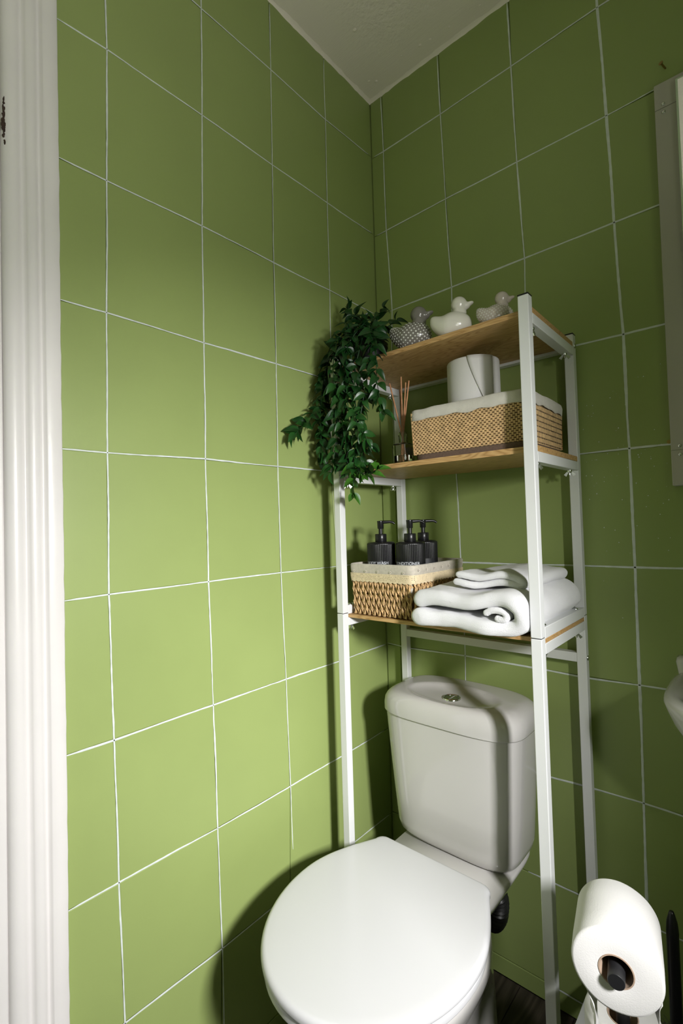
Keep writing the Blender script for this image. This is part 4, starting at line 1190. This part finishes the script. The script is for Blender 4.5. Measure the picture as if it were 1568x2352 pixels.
BR = Vector((0.729, -0.150, 0))
brush = empty('toilet_brush', BR, 'black toilet brush with tapered handle standing beside the roll stand', 'toilet brush')
MB().lathe([(0.0100, 0.240), (0.0100, 0.400), (0.0102, 0.408), (0.0085, 0.425), (0.0050, 0.4385), (0.0034, 0.4425), (0.0010, 0.4435)], 24, BR).build('handle', black_plastic, brush, smooth=True, angle=50)
MB().tube([BR + Vector((0, 0, 0.09)), BR + Vector((0, 0, 0.245))], 0.0045, 12).build('stem', black_plastic, brush, smooth=True)
br = MB(); rbm = random.Random(4)
for i in range(900):
    z = rbm.uniform(0.095, 0.228); a = rbm.uniform(0, 6.283); L = 0.038 * (1 - 0.25 * abs(z - 0.16) / 0.07)
    d = Vector((math.cos(a), math.sin(a), rbm.uniform(-.3, .35))).normalized(); p = BR + Vector((0, 0, z)); e = d.orthogonal().normalized() * 0.0005
    br.add([p + d * .004 - e, p + d * .004 + e, p + d * L + e * .6, p + d * L - e * .6], [(0, 1, 2, 3)])
tag(br.build('bristles', black_plastic, brush, merge=False), kind='stuff')
MB().lathe([(0.046, 0.0), (0.048, 0.002), (0.048, 0.088), (0.0465, 0.090), (0.045, 0.088), (0.045, 0.010), (0.002, 0.010)], 40, BR).build('brush_cup', black_plastic, brush, smooth=True, angle=50)

# ================================================================== mirror, basin, wall screws on the right
mir = empty('bathroom_mirror', (0.98, -0.03, 1.63), 'wall mirror on a riveted grey metal box at the right edge', 'mirror')
MX0, MX1, MZ0, MZ1 = 0.7465, 1.215, 1.2180, 2.0420
MB().box((MX0, -0.0300, MZ0), (MX1, -0.0005, MZ1)).build('metal_box', metal_grey, mir, bevel=0.0015)
for z in (2.000 - 0.012, 1.2885):
    boxpart('seam_strip', (MX0 + 0.0004, -0.0306, z), (MX1 - 0.0004, -0.0299, z + 0.0007), mat('seam_dark', (0.20, 0.19, 0.17), 0.7), mir, 0)
rv0 = None
for zz in (1.988, 1.2885):
    for x in (MX0 + 0.015, MX0 + 0.040):
        for s in (-1, 1):
            if rv0 is None:
                rv0 = MB().lathe([(0.0036, 0), (0.0033, 0.0012), (0.0022, 0.0020), (0.0004, 0.0023)], 14).build('rivet', zinc, mir, smooth=True, local=True); o = rv0
            else: o = link_copy(rv0, mir)
            o.location = Vector((x, -0.0300, zz + s * 0.0085)) - org(mir); o.rotation_euler = (math.pi/2, 0, 0)
for i, (z, w) in enumerate(((1.703, .030), (1.655, .030), (1.607, .030), (1.568, .024))):
    boxpart('faded_sticker', (MX0 + 0.032 + 0.002 * i, -0.0304, z - .019), (MX0 + 0.032 + w + 0.01, -0.0299, z + .019), sticker, mir, 0)
gl = MB().box((0.7850, -0.0500, 1.290), (1.19, -0.0310, 2.020)).build('mirror_frame', glass_edge, mir, bevel=0.001)
boxpart('mirror_glass', (0.789, -0.0506, 1.294), (1.186, -0.0499, 2.016), mirror_glass, gl, 0)

# wash basin
bas = empty('wash_basin', (0.981, -0.16, 0.66), 'white ceramic wash basin at the right edge below the mirror', 'basin')
BCX = 0.981
def bring(z, a, yf, e=3.0): return superring(BCX, (yf - 0.001) / 2 , z, a, (-yf - 0.001) / 2, 72, 5.5, e)
rings = [bring(0.660, 0.10, -0.16), bring(0.668, 0.135, -0.195), bring(0.70, 0.172, -0.230), bring(0.75, 0.206, -0.262), bring(0.80, 0.232, -0.288), bring(0.825, 0.241, -0.298), bring(0.838, 0.2445, -0.302), bring(0.846, 0.2425, -0.300),
         bring(0.850, 0.236, -0.293), bring(0.848, 0.226, -0.283), bring(0.835, 0.214, -0.272), bring(0.79, 0.192, -0.250), bring(0.74, 0.150, -0.210), bring(0.722, 0.08, -0.14)]
MB().loft(rings).build('bowl', ceramic, bas, smooth=True, angle=70)
rings = [superring(BCX, -0.022, z, a, b, 60, 6) for z, a, b in ((0.82, 0.236, 0.0208), (0.866, 0.243, 0.0212), (0.874, 0.241, 0.020), (0.877, 0.236, 0.016))]
MB().loft(rings).build('upstand', ceramic, bas, smooth=True, angle=60)
MB().tube(catmull([(BCX, -0.045, 0.85), (BCX, -0.045, 0.93), (BCX, -0.065, 0.965), (BCX, -0.110, 0.965), (BCX, -0.130, 0.945)], 8), 0.010, 16).build('tap', chrome, bas, smooth=True)

def wall_screw(loc, rot, label, name='brass_screw'):
    t = MB().lathe([(0.0012, -0.016), (0.0017, 0.0), (0.0017, 0.010), (0.0042, 0.0135), (0.0042, 0.0145), (0.0008, 0.0146)], 14)
    t.box((-0.0030, -0.0005, 0.0144), (0.0030, 0.0005, 0.0148)); t.box((-0.0005, -0.0030, 0.0144), (0.0005, 0.0030, 0.0148))
    o = t.build(name, brass, origin=loc, smooth=True, local=True, merge=False, angle=30); o.location = loc; o.rotation_euler = rot
    tag(o, label, 'screw', 'screws left in the wall'); return o
wall_screw((0.7640, -0.0030, 2.0900), (math.radians(75), 0, math.radians(-20)), 'brass screw sticking out of the wall above the mirror box')
wall_screw((0.7410, 0.0095, 1.3100), (math.radians(88), 0, 0), 'brass screw head flush in the wall left of the mirror box foot')
